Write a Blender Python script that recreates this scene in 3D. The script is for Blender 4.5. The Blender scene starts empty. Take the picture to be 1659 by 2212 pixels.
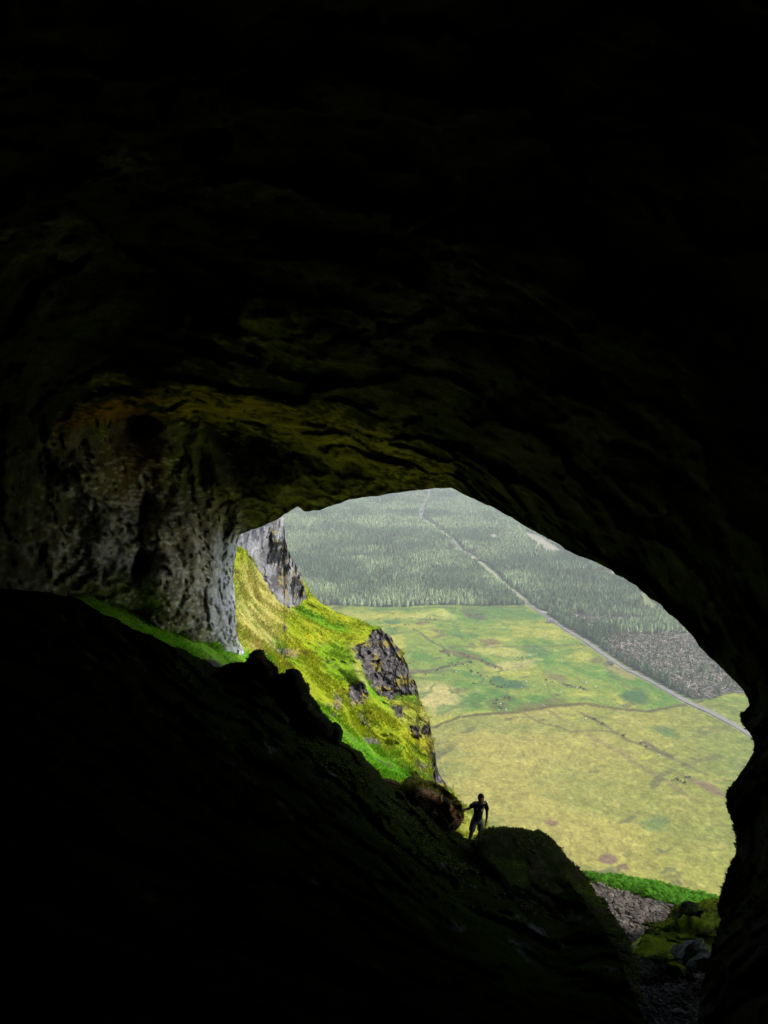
import bpy, bmesh, math, random
import numpy as np
from mathutils import Vector, Matrix
random.seed(7)
rng = np.random.default_rng(7)
R = math.radians
scene = bpy.context.scene
COL = scene.collection

# ------------------------------------------------------------------ camera frame
F = 1662.0                     # focal length in the 1659 x 2212 measuring frame
PITCH = R(7.0)
H = 230.0                      # the cave floor is high above the valley
CAM = np.array([0.0, 0.0, H])
RT = np.array([1.0, 0, 0])
FW = np.array([0, math.cos(PITCH), -math.sin(PITCH)])
UP = np.array([0, math.sin(PITCH), math.cos(PITCH)])

def ray(px, py):
    px = np.asarray(px, float); py = np.asarray(py, float)
    d = ((px - 829.5) / F)[..., None] * RT + ((1106 - py) / F)[..., None] * UP + FW
    return d
def unit(v):
    return v / np.linalg.norm(v, axis=-1, keepdims=True)
def at(px, py, depth):         # depth along the view axis
    return CAM + ray(px, py) * np.asarray(depth, float)[..., None]
def atr(px, py, r):            # distance along the ray
    return CAM + unit(ray(px, py)) * np.asarray(r, float)[..., None]
def proj(P):
    q = np.asarray(P, float) - CAM
    d = np.maximum(q @ FW, 1e-3)
    return 829.5 + F * (q @ RT) / d, 1106 - F * (q @ UP) / d
def ground(px, py):            # hit of the ray with the valley level
    d = ray(px, py)
    t = H / np.maximum(-d[..., 2], 1e-6)
    return CAM + d * t[..., None]
Z2 = lambda L: [(608.3 + x * .3, 1050.7 + y * .3) for x, y in L]
Z4 = lambda L: [(442.4 + x * .3667, 1354.9 + y * .3667) for x, y in L]
Z5 = lambda L: [(829.5 + x * .4, 1299.6 + y * .4) for x, y in L]
ZA = lambda L: [(1106 + x * .3, 1216.6 + y * .3) for x, y in L]
ZC = lambda L: [(1216.6 + x * .2667, 1852.6 + y * .2667) for x, y in L]

# ------------------------------------------------------------------ noise
def _h(i, j, k):
    n = (i * 73856093) ^ (j * 19349663) ^ (k * 83492791)
    n = n & 0xffffffff
    n = ((n ^ (n >> 16)) * 0x45d9f3b) & 0xffffffff
    n = ((n ^ (n >> 16)) * 0x45d9f3b) & 0xffffffff
    n = n ^ (n >> 16)
    return (n & 0xffff) / 32767.5 - 1.0
def vnoise(p):
    p = np.asarray(p, float)
    f = np.floor(p); u = p - f; i = f.astype(np.int64)
    u = u * u * u * (u * (u * 6 - 15) + 10)
    x, y, z = i[..., 0], i[..., 1], i[..., 2]
    a, b, c = u[..., 0], u[..., 1], u[..., 2]
    def L(q, w, t): return q + (w - q) * t
    return L(L(L(_h(x, y, z), _h(x+1, y, z), a), L(_h(x, y+1, z), _h(x+1, y+1, z), a), b),
             L(L(_h(x, y, z+1), _h(x+1, y, z+1), a), L(_h(x, y+1, z+1), _h(x+1, y+1, z+1), a), b), c)
def fbm(p, o=5, g=.5, lac=2.03):
    s = 0; a = 1; t = 0
    p = np.asarray(p, float)
    for k in range(o):
        s = s + a * vnoise(p + 17.3 * k); t += a; a *= g; p = p * lac
    return s / t
def ridged(p, o=5, g=.55, lac=2.1):
    s = 0; a = 1; t = 0
    p = np.asarray(p, float)
    for k in range(o):
        s = s + a * (1 - 2 * np.abs(vnoise(p + 9.7 * k))); t += a; a *= g; p = p * lac
    return s / t
def facets(p, tilt=.8, step=.5):
    """broken rock: every cell is a flat face with a tilt and an offset of its own."""
    p = np.asarray(p, float); sh = p.shape[:-1]; p = p.reshape(-1, 3); i = np.floor(p).astype(np.int64)
    best = np.full(len(p), 9.0); val = np.zeros(len(p))
    for a in (-1, 0, 1):
        for b in (-1, 0, 1):
            for c in (-1, 0, 1):
                x, y, z = i[:, 0] + a, i[:, 1] + b, i[:, 2] + c
                d = p - np.stack([x + .5 + .45 * _h(x, y, z), y + .5 + .45 * _h(x + 57, y, z), z + .5 + .45 * _h(x, y + 31, z)], -1)
                r2 = (d * d).sum(-1); m = r2 < best
                v = tilt * (d[:, 0] * _h(x, y, z + 71) + d[:, 1] * _h(x + 13, y + 5, z) + d[:, 2] * _h(x, y + 17, z + 3)) + step * _h(x + 91, y + 7, z + 19)
                best = np.where(m, r2, best); val = np.where(m, v, val)
    return val.reshape(sh)
def sm(a, b, x):
    t = np.clip((x - a) / (b - a), 0, 1)
    return t * t * (3 - 2 * t)
def p3(x, y, z=0):
    return np.stack([x, y, np.zeros_like(x) + z], -1)

# ------------------------------------------------------------------ small tools
def rbf(X, v, c=.05):
    X = np.asarray(X, float); v = np.asarray(v, float)
    n, k = X.shape
    D = np.sqrt(((X[:, None] - X[None]) ** 2).sum(-1) + c * c)
    Pm = np.hstack([np.ones((n, 1)), X])
    A = np.zeros((n + k + 1, n + k + 1))
    A[:n, :n] = D + np.eye(n) * 1e-4; A[:n, n:] = Pm; A[n:, :n] = Pm.T
    A += np.eye(n + k + 1) * 1e-9
    w = np.linalg.solve(A, np.concatenate([v, np.zeros(k + 1)]))
    def ev(Q):
        sh = Q.shape[:-1]; Q = Q.reshape(-1, k); out = np.empty(len(Q))
        for s in range(0, len(Q), 40000):
            q = Q[s:s+40000]
            D = np.sqrt(((q[:, None] - X[None]) ** 2).sum(-1) + c * c)
            out[s:s+40000] = D @ w[:n] + w[n] + q @ w[n+1:]
        return out.reshape(sh)
    return ev
def resample(P, step):
    P = np.asarray(P, float)
    s = np.concatenate([[0], np.cumsum(np.linalg.norm(np.diff(P, axis=0), axis=1))])
    t = np.linspace(0, s[-1], max(2, int(s[-1] / step)))
    return np.stack([np.interp(t, s, P[:, k]) for k in range(P.shape[1])], 1)
def inpoly(x, y, poly):
    x = np.asarray(x); y = np.asarray(y); c = np.zeros(x.shape, bool)
    n = len(poly)
    for i in range(n):
        x0, y0 = poly[i]; x1, y1 = poly[i - 1]
        if y0 == y1: continue
        m = ((y0 > y) != (y1 > y)) & (x < (x1 - x0) * (y - y0) / (y1 - y0) + x0)
        c ^= m
    return c
def dline(x, y, L):
    best = np.full(np.shape(x), 1e9)
    for (x0, y0), (x1, y1) in zip(L[:-1], L[1:]):
        dx, dy = x1 - x0, y1 - y0
        t = np.clip(((x - x0) * dx + (y - y0) * dy) / (dx * dx + dy * dy + 1e-9), 0, 1)
        best = np.minimum(best, np.hypot(x - x0 - t * dx, y - y0 - t * dy))
    return best
def polymask(x, y, poly, soft):
    d = dline(x, y, list(poly) + [poly[0]])
    return sm(-soft, soft, np.where(inpoly(x, y, poly), d, -d))
def blob(x, y, cx, cy, rx, ry, ang=0):
    c, s = math.cos(R(ang)), math.sin(R(ang))
    dx, dy = x - cx, y - cy
    u = (dx * c + dy * s) / rx; v = (-dx * s + dy * c) / ry
    return np.clip(1 - np.sqrt(u * u + v * v), -1, 1)
def mixc(c, col, m):
    return c + (np.asarray(col) - c) * np.clip(m, 0, 1)[..., None]

def mesh_np(name, V, faces, mats, parent=None, col=None, smooth=True, fmat=None, link=True):
    """V (n,3); faces: int array (m,3|4) or a list of them."""
    V = np.asarray(V, np.float32)
    fl = faces if isinstance(faces, list) else [faces]
    fl = [np.asarray(f, np.int32) for f in fl if len(f)]
    me = bpy.data.meshes.new(name)
    me.vertices.add(len(V)); me.vertices.foreach_set('co', V.ravel())
    nl = sum(f.size for f in fl); nf = sum(len(f) for f in fl)
    me.loops.add(nl); me.polygons.add(nf)
    me.loops.foreach_set('vertex_index', np.concatenate([f.ravel() for f in fl]))
    tot = np.concatenate([np.full(len(f), f.shape[1], np.int32) for f in fl])
    st = np.concatenate([[0], np.cumsum(tot)[:-1]]).astype(np.int32)
    me.polygons.foreach_set('loop_start', st)
    try: me.polygons.foreach_set('loop_total', tot)
    except Exception: pass
    me.polygons.foreach_set('use_smooth', np.full(nf, smooth, bool))
    if not isinstance(mats, (list, tuple)): mats = [mats]
    for m in mats: me.materials.append(m)
    if fmat is not None: me.polygons.foreach_set('material_index', np.asarray(fmat, np.int32))
    if col is not None:
        a = me.attributes.new('Col', 'FLOAT_COLOR', 'POINT')
        c = np.ones((len(V), 4), np.float32); c[:, :3] = np.clip(col, 0, 1)
        a.data.foreach_set('color', c.ravel())
    me.update(calc_edges=True); me.validate()
    if not link: return me
    o = bpy.data.objects.new(name, me); COL.objects.link(o)
    if parent: o.parent = parent
    return o
def gridfaces(nu, nv):
    i = np.arange(nu * nv).reshape(nu, nv)
    return np.stack([i[:-1, :-1], i[1:, :-1], i[1:, 1:], i[:-1, 1:]], -1).reshape(-1, 4)
def subset(V, Fq, mask, col=None):
    Fm = Fq[mask]; u, inv = np.unique(Fm, return_inverse=True)
    return V[u], inv.reshape(Fm.shape), (None if col is None else col[u])
def structure(o, kind='structure'):
    o['kind'] = kind; return o
def tag(o, label, cat, group=None):
    o['label'] = label; o['category'] = cat
    if group: o['group'] = group
    return o
def empty(name, loc):
    o = bpy.data.objects.new(name, None); COL.objects.link(o); o.location = loc; o.empty_display_size = .2
    return o

# ------------------------------------------------------------------ materials
def mat(name, col=None, rough=.9, spec=.25, attr=False, noise=None, bump=None, var=.35, trans=0.0):
    """noise: list of (scale, detail, strength); bump: list of (scale, strength, dist)."""
    m = bpy.data.materials.new(name); m.use_nodes = True
    nt = m.node_tree; N = nt.nodes; L = nt.links
    b = N['Principled BSDF']
    b.inputs['Roughness'].default_value = rough
    b.inputs['Specular IOR Level'].default_value = spec
    tc = N.new('ShaderNodeTexCoord')
    if attr:
        a = N.new('ShaderNodeAttribute'); a.attribute_name = 'Col'; src = a.outputs['Color']
    else:
        a = N.new('ShaderNodeRGB'); a.outputs[0].default_value = (*col, 1); src = a.outputs[0]
    for sc, det, amt in (noise or []):
        n = N.new('ShaderNodeTexNoise'); n.inputs['Scale'].default_value = sc; n.inputs['Detail'].default_value = det
        n.inputs['Roughness'].default_value = .62
        L.new(tc.outputs['Object'], n.inputs['Vector'])
        mr = N.new('ShaderNodeMapRange'); mr.inputs[1].default_value = .3; mr.inputs[2].default_value = .7
        mr.inputs[3].default_value = 1 - amt; mr.inputs[4].default_value = 1 + amt
        L.new(n.outputs['Fac'], mr.inputs[0])
        x = N.new('ShaderNodeVectorMath'); x.operation = 'SCALE'
        L.new(src, x.inputs[0]); L.new(mr.outputs[0], x.inputs['Scale']); src = x.outputs[0]
    L.new(src, b.inputs['Base Color'])
    prev = None
    for sc, st, di in (bump or []):
        n = N.new('ShaderNodeTexNoise'); n.inputs['Scale'].default_value = sc; n.inputs['Detail'].default_value = 7
        n.inputs['Roughness'].default_value = .68
        L.new(tc.outputs['Object'], n.inputs['Vector'])
        bp = N.new('ShaderNodeBump'); bp.inputs['Strength'].default_value = st; bp.inputs['Distance'].default_value = di
        L.new(n.outputs['Fac'], bp.inputs['Height'])
        if prev: L.new(prev, bp.inputs['Normal'])
        prev = bp.outputs[0]
    if prev: L.new(prev, b.inputs['Normal'])
    if trans:
        t = N.new('ShaderNodeBsdfTranslucent'); L.new(src, t.inputs['Color']); mx = N.new('ShaderNodeMixShader'); mx.inputs[0].default_value = trans
        L.new(b.outputs[0], mx.inputs[1]); L.new(t.outputs[0], mx.inputs[2]); L.new(mx.outputs[0], N['Material Output'].inputs['Surface'])
    return m
M = {}
M['cave'] = mat('cave_rock', attr=True, rough=1, spec=.02, noise=[(.9, 8, .5), (6, 6, .35)], bump=[(1.6, .8, .35), (9, .7, .06)])
M['pillar'] = mat('pillar_rock', attr=True, rough=.92, spec=.15, noise=[(2.5, 8, .35), (12, 6, .4)], bump=[(2.2, .8, .3), (12, .8, .05)])
M['floor'] = mat('floor_rock', attr=True, rough=1, spec=0, noise=[(1.2, 8, .5), (8, 6, .4)], bump=[(1.6, .8, .3), (9, .8, .06)])
M['hill'] = mat('hill_grass', attr=True, rough=.95, spec=.1, noise=[(1.3, 7, .28), (5, 5, .28)], bump=[(1.1, .8, .5), (5, .7, .12)])
M['cliff'] = mat('cliff_rock', attr=True, rough=.92, spec=.15, noise=[(.8, 9, .3), (4, 6, .28)], bump=[(.5, .9, .9), (2.5, .9, .25)])
M['valley'] = mat('valley_turf', attr=True, rough=1, spec=.05, noise=[(.09, 8, .2), (.42, 6, .24)], bump=[(.12, .8, 2.5), (.5, .9, .9)])
M['needle'] = mat('conifer_needles', attr=True, rough=.9, spec=.1)
M['grassb'] = mat('grass_blades', attr=True, rough=.9, spec=.1, trans=.4)
M['mossb'] = mat('moss_tufts', attr=True, rough=1, spec=0, trans=.45)
M['stone'] = mat('loose_stone', attr=True, rough=.9, spec=.15, noise=[(6, 6, .3)], bump=[(14, .6, .03)])
M['road'] = mat('road_asphalt', (.215, .205, .19), rough=.9, spec=.2, noise=[(.15, 6, .12), (2, 4, .1)])
M['track'] = mat('track_gravel', (.36, .33, .29), rough=1, spec=.05, noise=[(.3, 6, .2)])
M['deadwood'] = mat('dead_wood', attr=True, rough=.9, spec=.1)

# ------------------------------------------------------------------ the cave
lipS = [(1470, 2900), (1495, 2500), (1505, 2212), (1512, 2150), (1524, 2100), (1540, 2040), (1556, 1990), (1559, 1945), (1565, 1920), (1572, 1895), (1580, 1870),
        (1590, 1845), (1592, 1830), (1590, 1800), (1584, 1778), (1580, 1760), (1574, 1742), (1573, 1720), (1576, 1705), (1582, 1693), (1600, 1670), (1614, 1648),
        (1628, 1625), (1630, 1605), (1622, 1588), (1611, 1575), (1605, 1560), (1602, 1545), (1609, 1532), (1618, 1524), (1615, 1510), (1605, 1492), (1580, 1465), (1550, 1435),
        (1510, 1395), (1490, 1368), (1465, 1343), (1445, 1325), (1430, 1309), (1404, 1292), (1388, 1278), (1372, 1264), (1352, 1251), (1330, 1242), (1322, 1232), (1300, 1222),
        (1275, 1211), (1240, 1197), (1220, 1188), (1208, 1176), (1180, 1161), (1150, 1147), (1130, 1134), (1105, 1118), (1080, 1104), (1060, 1094), (1040, 1085),
        (1020, 1077), (1000, 1067), (985, 1058), (975, 1054), (960, 1055), (930, 1055), (900, 1060), (870, 1063), (840, 1067), (800, 1073), (775, 1076), (750, 1079),
        (735, 1087), (715, 1093), (700, 1099), (690, 1103), (678, 1101), (668, 1105), (656, 1104), (650, 1098), (642, 1094), (632, 1100), (620, 1109), (608, 1116),
        (590, 1126), (572, 1135), (556, 1142), (540, 1146), (528, 1150), (519, 1155), (513, 1172), (511, 1190), (507, 1215), (505, 1249), (506, 1280), (508, 1304), (511, 1340), (512, 1362),
        (517, 1387), (526, 1406), (530, 1450), (540, 1520), (560, 1600), (600, 1700), (640, 1800)]
ctrlS = [(515, 1152, 36), (510, 1280, 37.5), (520, 1400, 38), (545, 1550, 38), (580, 1130, 35.5), (640, 1095, 34.5), (750, 1080, 33), (870, 1063, 32), (975, 1054, 31),
         (1130, 1135, 28), (1275, 1210, 26), (1430, 1310, 24), (1580, 1465, 22), (1617, 1520, 21.5), (1605, 1550, 21), (1630, 1610, 20), (1575, 1720, 19),
         (1592, 1830, 17.5), (1565, 1920, 16.5), (1520, 2100, 14), (1500, 2212, 13), (1470, 2900, 9),
         (1659, 1300, 18), (1659, 1000, 15.5), (1659, 500, 12), (1659, 0, 10), (1659, 1800, 15.5), (1659, 2200, 11),
         (330, 890, 28), (420, 895, 29.5), (520, 912, 30), (640, 938, 30), (760, 968, 30), (880, 1014, 30.5),
         (330, 845, 24), (500, 850, 23.5), (640, 880, 24), (800, 930, 25.5), (920, 1000, 28.5),
         (560, 955, 33), (700, 1000, 31), (620, 1050, 33), (800, 1030, 31.5), (480, 940, 33),
         (700, 600, 17), (300, 600, 19), (0, 600, 17), (0, 300, 14), (700, 300, 13), (1200, 300, 12), (1200, 700, 16), (1300, 1000, 20.5), (1050, 980, 24), (1000, 800, 20),
         (0, 0, 11), (800, 0, 10), (800, -700, 8.3), (0, -900, 8.5), (1700, -700, 8),
         (0, 900, 20.5), (60, 1040, 22.6), (0, 1270, 20.8), (85, 1150, 23.2), (120, 960, 24.6), (155, 1020, 25), (140, 1120, 24.6), (130, 1230, 24.6), (200, 1020, 25.8), (215, 1120, 26), (225, 1230, 26.4), (205, 1280, 27.6), (190, 1300, 29.2), (200, 1340, 32), (290, 1310, 30), (290, 1345, 32.5), (300, 1375, 33.5), (400, 1420, 36), (280, 1120, 27.8), (284, 1230, 28),
         (304, 1120, 30.2), (306, 1230, 30.2), (310, 1310, 30), (310, 905, 31), (350, 985, 30.5), (400, 1000, 31.5), (328, 1150, 27.8), (328, 1240, 27.6), (334, 1300, 28.8), (334, 1350, 31.2), (385, 1180, 29.8), (388, 1290, 30), (430, 1180, 31.8), (432, 1300, 32), (420, 1390, 33.2),
         (470, 1200, 34), (475, 1320, 34.2), (470, 1400, 35), (495, 1330, 35.6), (480, 1060, 33.5), (500, 1120, 35), (150, 1300, 28), (60, 1250, 22.6), (-300, 1100, 16.5), (-300, 600, 14), (200, 1500, 31), (400, 1550, 33)]
rr = lambda x, y: unit(ray(x, y))
XS = [rr(x, y) for x, y, _ in ctrlS]; vS = [math.log(d) for *_, d in ctrlS]
for d, r_ in (((0, 0, 1), 7.5), ((0, -1, 0), 7), ((-1, 0, 0), 12), ((1, 0, 0), 9), ((0, -.7, .7), 7), ((0, -.7, -.7), 6), ((0, 0, -1), 5), ((-1, 0, -.6), 12), ((1, .3, -.6), 9), ((-.7, -.7, 0), 9), ((.7, -.7, 0), 8), ((.5, .6, -.8), 8)):
    XS.append(unit(np.array(d, float))); vS.append(math.log(r_))
fS = rbf(np.array(XS), vS, .012)

def polar_shell(center, lip, f, n_rows, near_deg, disp, step, jit, back, near_pow=1.3, tail=36, end=math.pi):
    A = rr(*center)
    L = resample(lip, step)
    s = np.arange(len(L)) * step
    q = p3(s / 26, s * 0, 3.3); j = fbm(q, 5, .6)
    w = unit(ray(L[:, 0], L[:, 1]))
    ca = w @ A; T = unit(w - ca[:, None] * A); ph0 = np.arccos(ca) + j * jit / F
    t = np.linspace(0, 1, n_rows) ** near_pow * R(near_deg)
    rows = []
    for k in t: rows.append(ph0 + k)
    for k in np.linspace(0, 1, tail + 1)[1:]: rows.append((ph0 + R(near_deg)) * (1 - k) + end * k)
    PH = np.stack(rows, 1)                                   # (nl, nr)
    D = np.cos(PH)[..., None] * A + np.sin(PH)[..., None] * T[:, None]
    r_ = np.exp(f(D))
    P = CAM + D * r_[..., None]
    px, py = proj(P)
    r_ = r_ + disp(P, px, py, D)
    P = CAM + D * r_[..., None]
    # outer side beyond the lip, so that the rock has thickness
    B = []
    for k in range(len(back)): B.append(back[k](P[:, 0], r_[:, 0], PH[:, 0], A, T))
    P = np.concatenate([np.stack(B[::-1], 1), P], 1)
    return P, len(back)
def shell_back(a, b):
    def fn(p, r_, ph, A, T):
        d = np.cos(ph + R(b))[:, None] * A + np.sin(ph + R(b))[:, None] * T
        q = CAM + d * (r_ + a)[:, None]
        return q + (fbm(q * .4, 3)[:, None] * .25 * min(a, 1)) * d
    return fn
def dispS(P, px, py, D):
    q = P - CAM
    # beds slanting down to the right, like the real roof
    c, s = math.cos(R(35)), math.sin(R(35))
    st = np.stack([(q[..., 0] * c - q[..., 2] * s) * .42, q[..., 1] * .5, (q[..., 0] * s + q[..., 2] * c) * .75], -1)
    big = fbm(q * .16, 3) * 1.0
    med = facets(st * np.array([.95, .95, .7]) + fbm(q * .4, 3)[..., None] * .6, 1.2, .3) * .8 + fbm(q * .55 + 6, 4) * .5 + facets(q * 1.05 + fbm(q * .8, 3)[..., None] * .5, 1.0, .45) * .2 + fbm(q * .8, 3) * .2
    fine = fbm(q * 3.2, 4) * .10 + facets(q * 2.4 + fbm(q * 2, 2)[..., None] * .5, 1, .4) * .07
    front = sm(.1, .45, D @ FW)
    # the pillar: upright flutes
    pm = polymask(px, py, PILL, 30) * front
    vq = np.stack([q[..., 0] * .8, q[..., 1] * .6, q[..., 2] * .34], -1)
    vq = vq * np.array([1, 1, .6])
    fl = facets(vq + fbm(q * .5, 3)[..., None] * .35, 1.1, .5) * .6 + facets(q * np.array([1.5, 1.2, 1.0]) + fbm(q, 3)[..., None] * .45, 1.1, .5) * .22 + facets(q * 3.6 + fbm(q * 2, 3)[..., None] * .5, 1.1, .5) * .16 + fbm(q * 5, 4) * .1
    # crevices read as dark holes
    hole = 0
    for (cx, cy, rx, ry, an, dep) in HOLES: hole = hole + np.clip(blob(px, py, cx, cy, rx, ry, an), 0, 1) * dep
    out = -(big + med) * (1 - .75 * pm) - fl * pm - fine + hole * front
    return out
PILL = [(-60, 1000), (60, 960), (150, 930), (300, 900), (430, 930), (520, 1020), (530, 1150), (530, 1460), (440, 1440), (300, 1400), (110, 1330), (-60, 1330)]
HOLES = [(325, 915, 24, 28, 0, 2.2), (556, 950, 34, 18, 15, 1.8), (490, 932, 50, 14, 0, .8), (308, 1150, 13, 120, 4, 1.6), (440, 1010, 22, 70, 0, .8), (100, 1010, 40, 50, 0, 1.0)]
backS = [shell_back(a, b) for a, b in ((.25, .25), (.7, 1.2), (1.3, 3.5), (2, 7), (3, 13), (4, 24), (5, 45))]
P, nb = polar_shell((1100, 1500), lipS, fS, 235, 56, dispS, 4.0, 3.0, backS)
nu, nv = P.shape[:2]
V = P.reshape(-1, 3); Fq = gridfaces(nu, nv)
px, py = proj(V); q = V - CAM
infront = sm(.15, .4, unit(q) @ FW)
n1 = fbm(q * .35, 5); n2 = fbm(q * 1.7 + 5, 5); n3 = fbm(q * 6 + 11, 4); n4 = fbm(q * 11 + 3, 4)
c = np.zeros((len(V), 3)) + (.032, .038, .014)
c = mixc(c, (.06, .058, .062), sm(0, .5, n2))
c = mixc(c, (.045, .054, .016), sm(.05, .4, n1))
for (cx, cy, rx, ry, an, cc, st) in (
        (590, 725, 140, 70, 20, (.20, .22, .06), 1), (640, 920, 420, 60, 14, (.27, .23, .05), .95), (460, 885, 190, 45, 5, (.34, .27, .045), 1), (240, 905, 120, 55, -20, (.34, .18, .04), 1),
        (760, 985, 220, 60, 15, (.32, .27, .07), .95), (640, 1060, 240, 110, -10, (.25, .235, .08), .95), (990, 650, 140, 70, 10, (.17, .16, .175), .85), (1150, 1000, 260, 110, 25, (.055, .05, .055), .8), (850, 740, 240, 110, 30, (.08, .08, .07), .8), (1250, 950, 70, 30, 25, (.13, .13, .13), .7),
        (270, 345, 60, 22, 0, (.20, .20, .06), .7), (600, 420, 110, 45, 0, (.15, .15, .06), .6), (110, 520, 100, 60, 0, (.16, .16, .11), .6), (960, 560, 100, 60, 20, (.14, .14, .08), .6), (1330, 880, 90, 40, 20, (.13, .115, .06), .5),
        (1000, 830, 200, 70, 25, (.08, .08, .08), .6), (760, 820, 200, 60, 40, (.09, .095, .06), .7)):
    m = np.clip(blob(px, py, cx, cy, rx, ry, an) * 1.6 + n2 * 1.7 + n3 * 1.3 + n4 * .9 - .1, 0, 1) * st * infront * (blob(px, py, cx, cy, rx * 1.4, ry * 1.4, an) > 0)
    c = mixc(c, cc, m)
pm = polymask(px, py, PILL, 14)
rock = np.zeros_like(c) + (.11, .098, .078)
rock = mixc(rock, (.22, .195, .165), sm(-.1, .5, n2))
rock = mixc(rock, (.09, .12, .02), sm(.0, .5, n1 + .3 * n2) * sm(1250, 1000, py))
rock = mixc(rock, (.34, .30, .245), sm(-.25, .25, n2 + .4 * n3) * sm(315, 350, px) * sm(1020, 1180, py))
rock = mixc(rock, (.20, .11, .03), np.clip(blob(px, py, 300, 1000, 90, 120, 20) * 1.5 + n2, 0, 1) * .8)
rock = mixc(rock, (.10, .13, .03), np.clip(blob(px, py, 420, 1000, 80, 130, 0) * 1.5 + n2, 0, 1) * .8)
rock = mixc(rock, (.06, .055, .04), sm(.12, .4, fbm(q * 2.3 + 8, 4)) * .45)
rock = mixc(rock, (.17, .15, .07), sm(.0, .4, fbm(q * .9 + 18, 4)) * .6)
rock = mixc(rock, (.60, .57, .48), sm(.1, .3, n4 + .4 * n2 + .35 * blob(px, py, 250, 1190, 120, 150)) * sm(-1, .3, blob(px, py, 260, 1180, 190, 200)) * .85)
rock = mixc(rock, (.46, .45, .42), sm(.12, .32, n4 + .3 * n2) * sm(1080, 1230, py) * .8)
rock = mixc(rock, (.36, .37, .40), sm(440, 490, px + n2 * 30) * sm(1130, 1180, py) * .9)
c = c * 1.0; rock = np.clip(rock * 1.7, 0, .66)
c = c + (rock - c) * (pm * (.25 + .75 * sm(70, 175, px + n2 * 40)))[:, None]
outer = np.zeros((nu, nv)); outer[:, :nb] = 1; outer = outer.reshape(-1) > 0
c[outer & (pm < .5)] = (.14, .15, .10)
fc = np.stack(proj(V[Fq].mean(1)), 1)
ispil = inpoly(fc[:, 0], fc[:, 1], [(128, 960), (200, 940), (300, 905), (430, 930), (505, 1000), (519, 1150), (545, 1150), (580, 1900), (440, 1700), (300, 1600), (100, 1500)]) & (np.einsum('ij,ij->i', V[Fq].mean(1) - CAM, np.broadcast_to(FW, (len(Fq), 3))) > 15)
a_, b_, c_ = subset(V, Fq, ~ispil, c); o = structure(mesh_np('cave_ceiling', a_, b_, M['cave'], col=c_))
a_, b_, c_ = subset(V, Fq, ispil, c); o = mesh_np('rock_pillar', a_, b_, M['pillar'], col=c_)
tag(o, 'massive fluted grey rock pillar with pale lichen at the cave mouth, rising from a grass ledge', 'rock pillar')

# the mountain the cave is cut into, a few metres behind the rock face
i0 = nb + 70
structure(mesh_np('mountainside', (CAM + (P[:, i0:] - CAM) * np.linspace(1.06, 1.3, P.shape[1] - i0)[None, :, None]).reshape(-1, 3)[:, :], gridfaces(nu, P.shape[1] - i0), M['hill'], col=np.tile((.15, .17, .06), (nu * (P.shape[1] - i0), 1))))

# the dark cave floor: a slope of mossy rock that ends at a crest
lipF = [(-900, 1150), (-300, 1235), (-100, 1262), (0, 1270), (60, 1276), (100, 1279), (140, 1287), (165, 1293), (200, 1311), (225, 1326), (250, 1337), (290, 1358), (340, 1378), (372, 1397), (400, 1408), (440, 1430), (462, 1441), (480, 1443),
        (500, 1434), (520, 1430), (545, 1432), (575, 1448), (600, 1482), (620, 1500), (650, 1530), (690, 1575), (715, 1588), (738, 1604), (760, 1618), (782, 1632), (800, 1655), (815, 1668), (830, 1687), (850, 1702), (870, 1716), (884, 1735), (905, 1752), (930, 1770), (955, 1786),
        (980, 1800), (1000, 1812), (1016, 1822), (1040, 1838), (1100, 1850), (1160, 1856), (1210, 1885), (1250, 1930), (1290, 1985), (1330, 2050), (1352, 2105), (1372, 2160), (1400, 2212), (1425, 2300), (1480, 2600), (1560, 3300)]
ctrlF = [(-900, 1150, 15), (-300, 1235, 17.5), (0, 1270, 19), (100, 1278, 20), (200, 1310, 21), (290, 1358, 22), (400, 1408, 23.5), (480, 1442, 24.5), (520, 1432, 25), (600, 1482, 25.5),
         (700, 1580, 26), (780, 1630, 26.2), (870, 1716, 26.5), (960, 1790, 26.8), (1016, 1822, 27), (1100, 1850, 25.6), (1160, 1856, 25.4), (1250, 1930, 23.4), (1330, 2050, 19.5), (1400, 2212, 15.3), (1480, 2600, 9),
         (0, 2212, 5), (600, 2212, 6.5), (1000, 2212, 9), (1300, 2212, 13), (300, 1700, 13), (600, 1800, 15), (800, 1850, 17.5), (1000, 2000, 18), (1200, 2050, 20), (0, 1700, 10), (900, 2600, 5)]
XF = [rr(x, y) for x, y, _ in ctrlF]; vF = [math.log(d) for *_, d in ctrlF]
for d, r_ in (((0, 0, -1), 2.2), ((0, -.7, -.7), 3), ((-1, 0, -.4), 10), ((1, 0, -.6), 6), ((0, -1, 0), 9), ((0, .4, -1), 2.6)):
    XF.append(unit(np.array(d, float))); vF.append(math.log(r_))
fF = rbf(np.array(XF), vF, .03)
def dispF(P, px, py, D):
    q = P - CAM
    c, s = math.cos(R(-30)), math.sin(R(-30))
    st = np.stack([(q[..., 0] * c - q[..., 2] * s) * .25, q[..., 1] * .5, (q[..., 0] * s + q[..., 2] * c) * .8], -1)
    return -(facets(st * np.array([1.6, 1.3, .7]) + fbm(q * .4, 3)[..., None] * .6, 1, .5) * .55 + facets(q * 1.1 + fbm(q * .8, 3)[..., None] * .4, 1, .45) * .4 + fbm(q * .6, 3) * .35 + fbm(q * 3, 4) * .13) * sm(.0, .5, D @ FW)
def floor_back(a, b):
    def fn(p, r_, ph, A, T):
        w = unit(p - CAM)
        q = p + w * a + np.array([0, 0, -b])
        return q + fbm(q * .8, 3)[:, None] * .15
    return fn
backF = [floor_back(a, b) for a, b in ((.15, .12), (.5, .5), (1, 1.2), (1.8, 2.6), (3, 5), (4, 9))]
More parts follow.
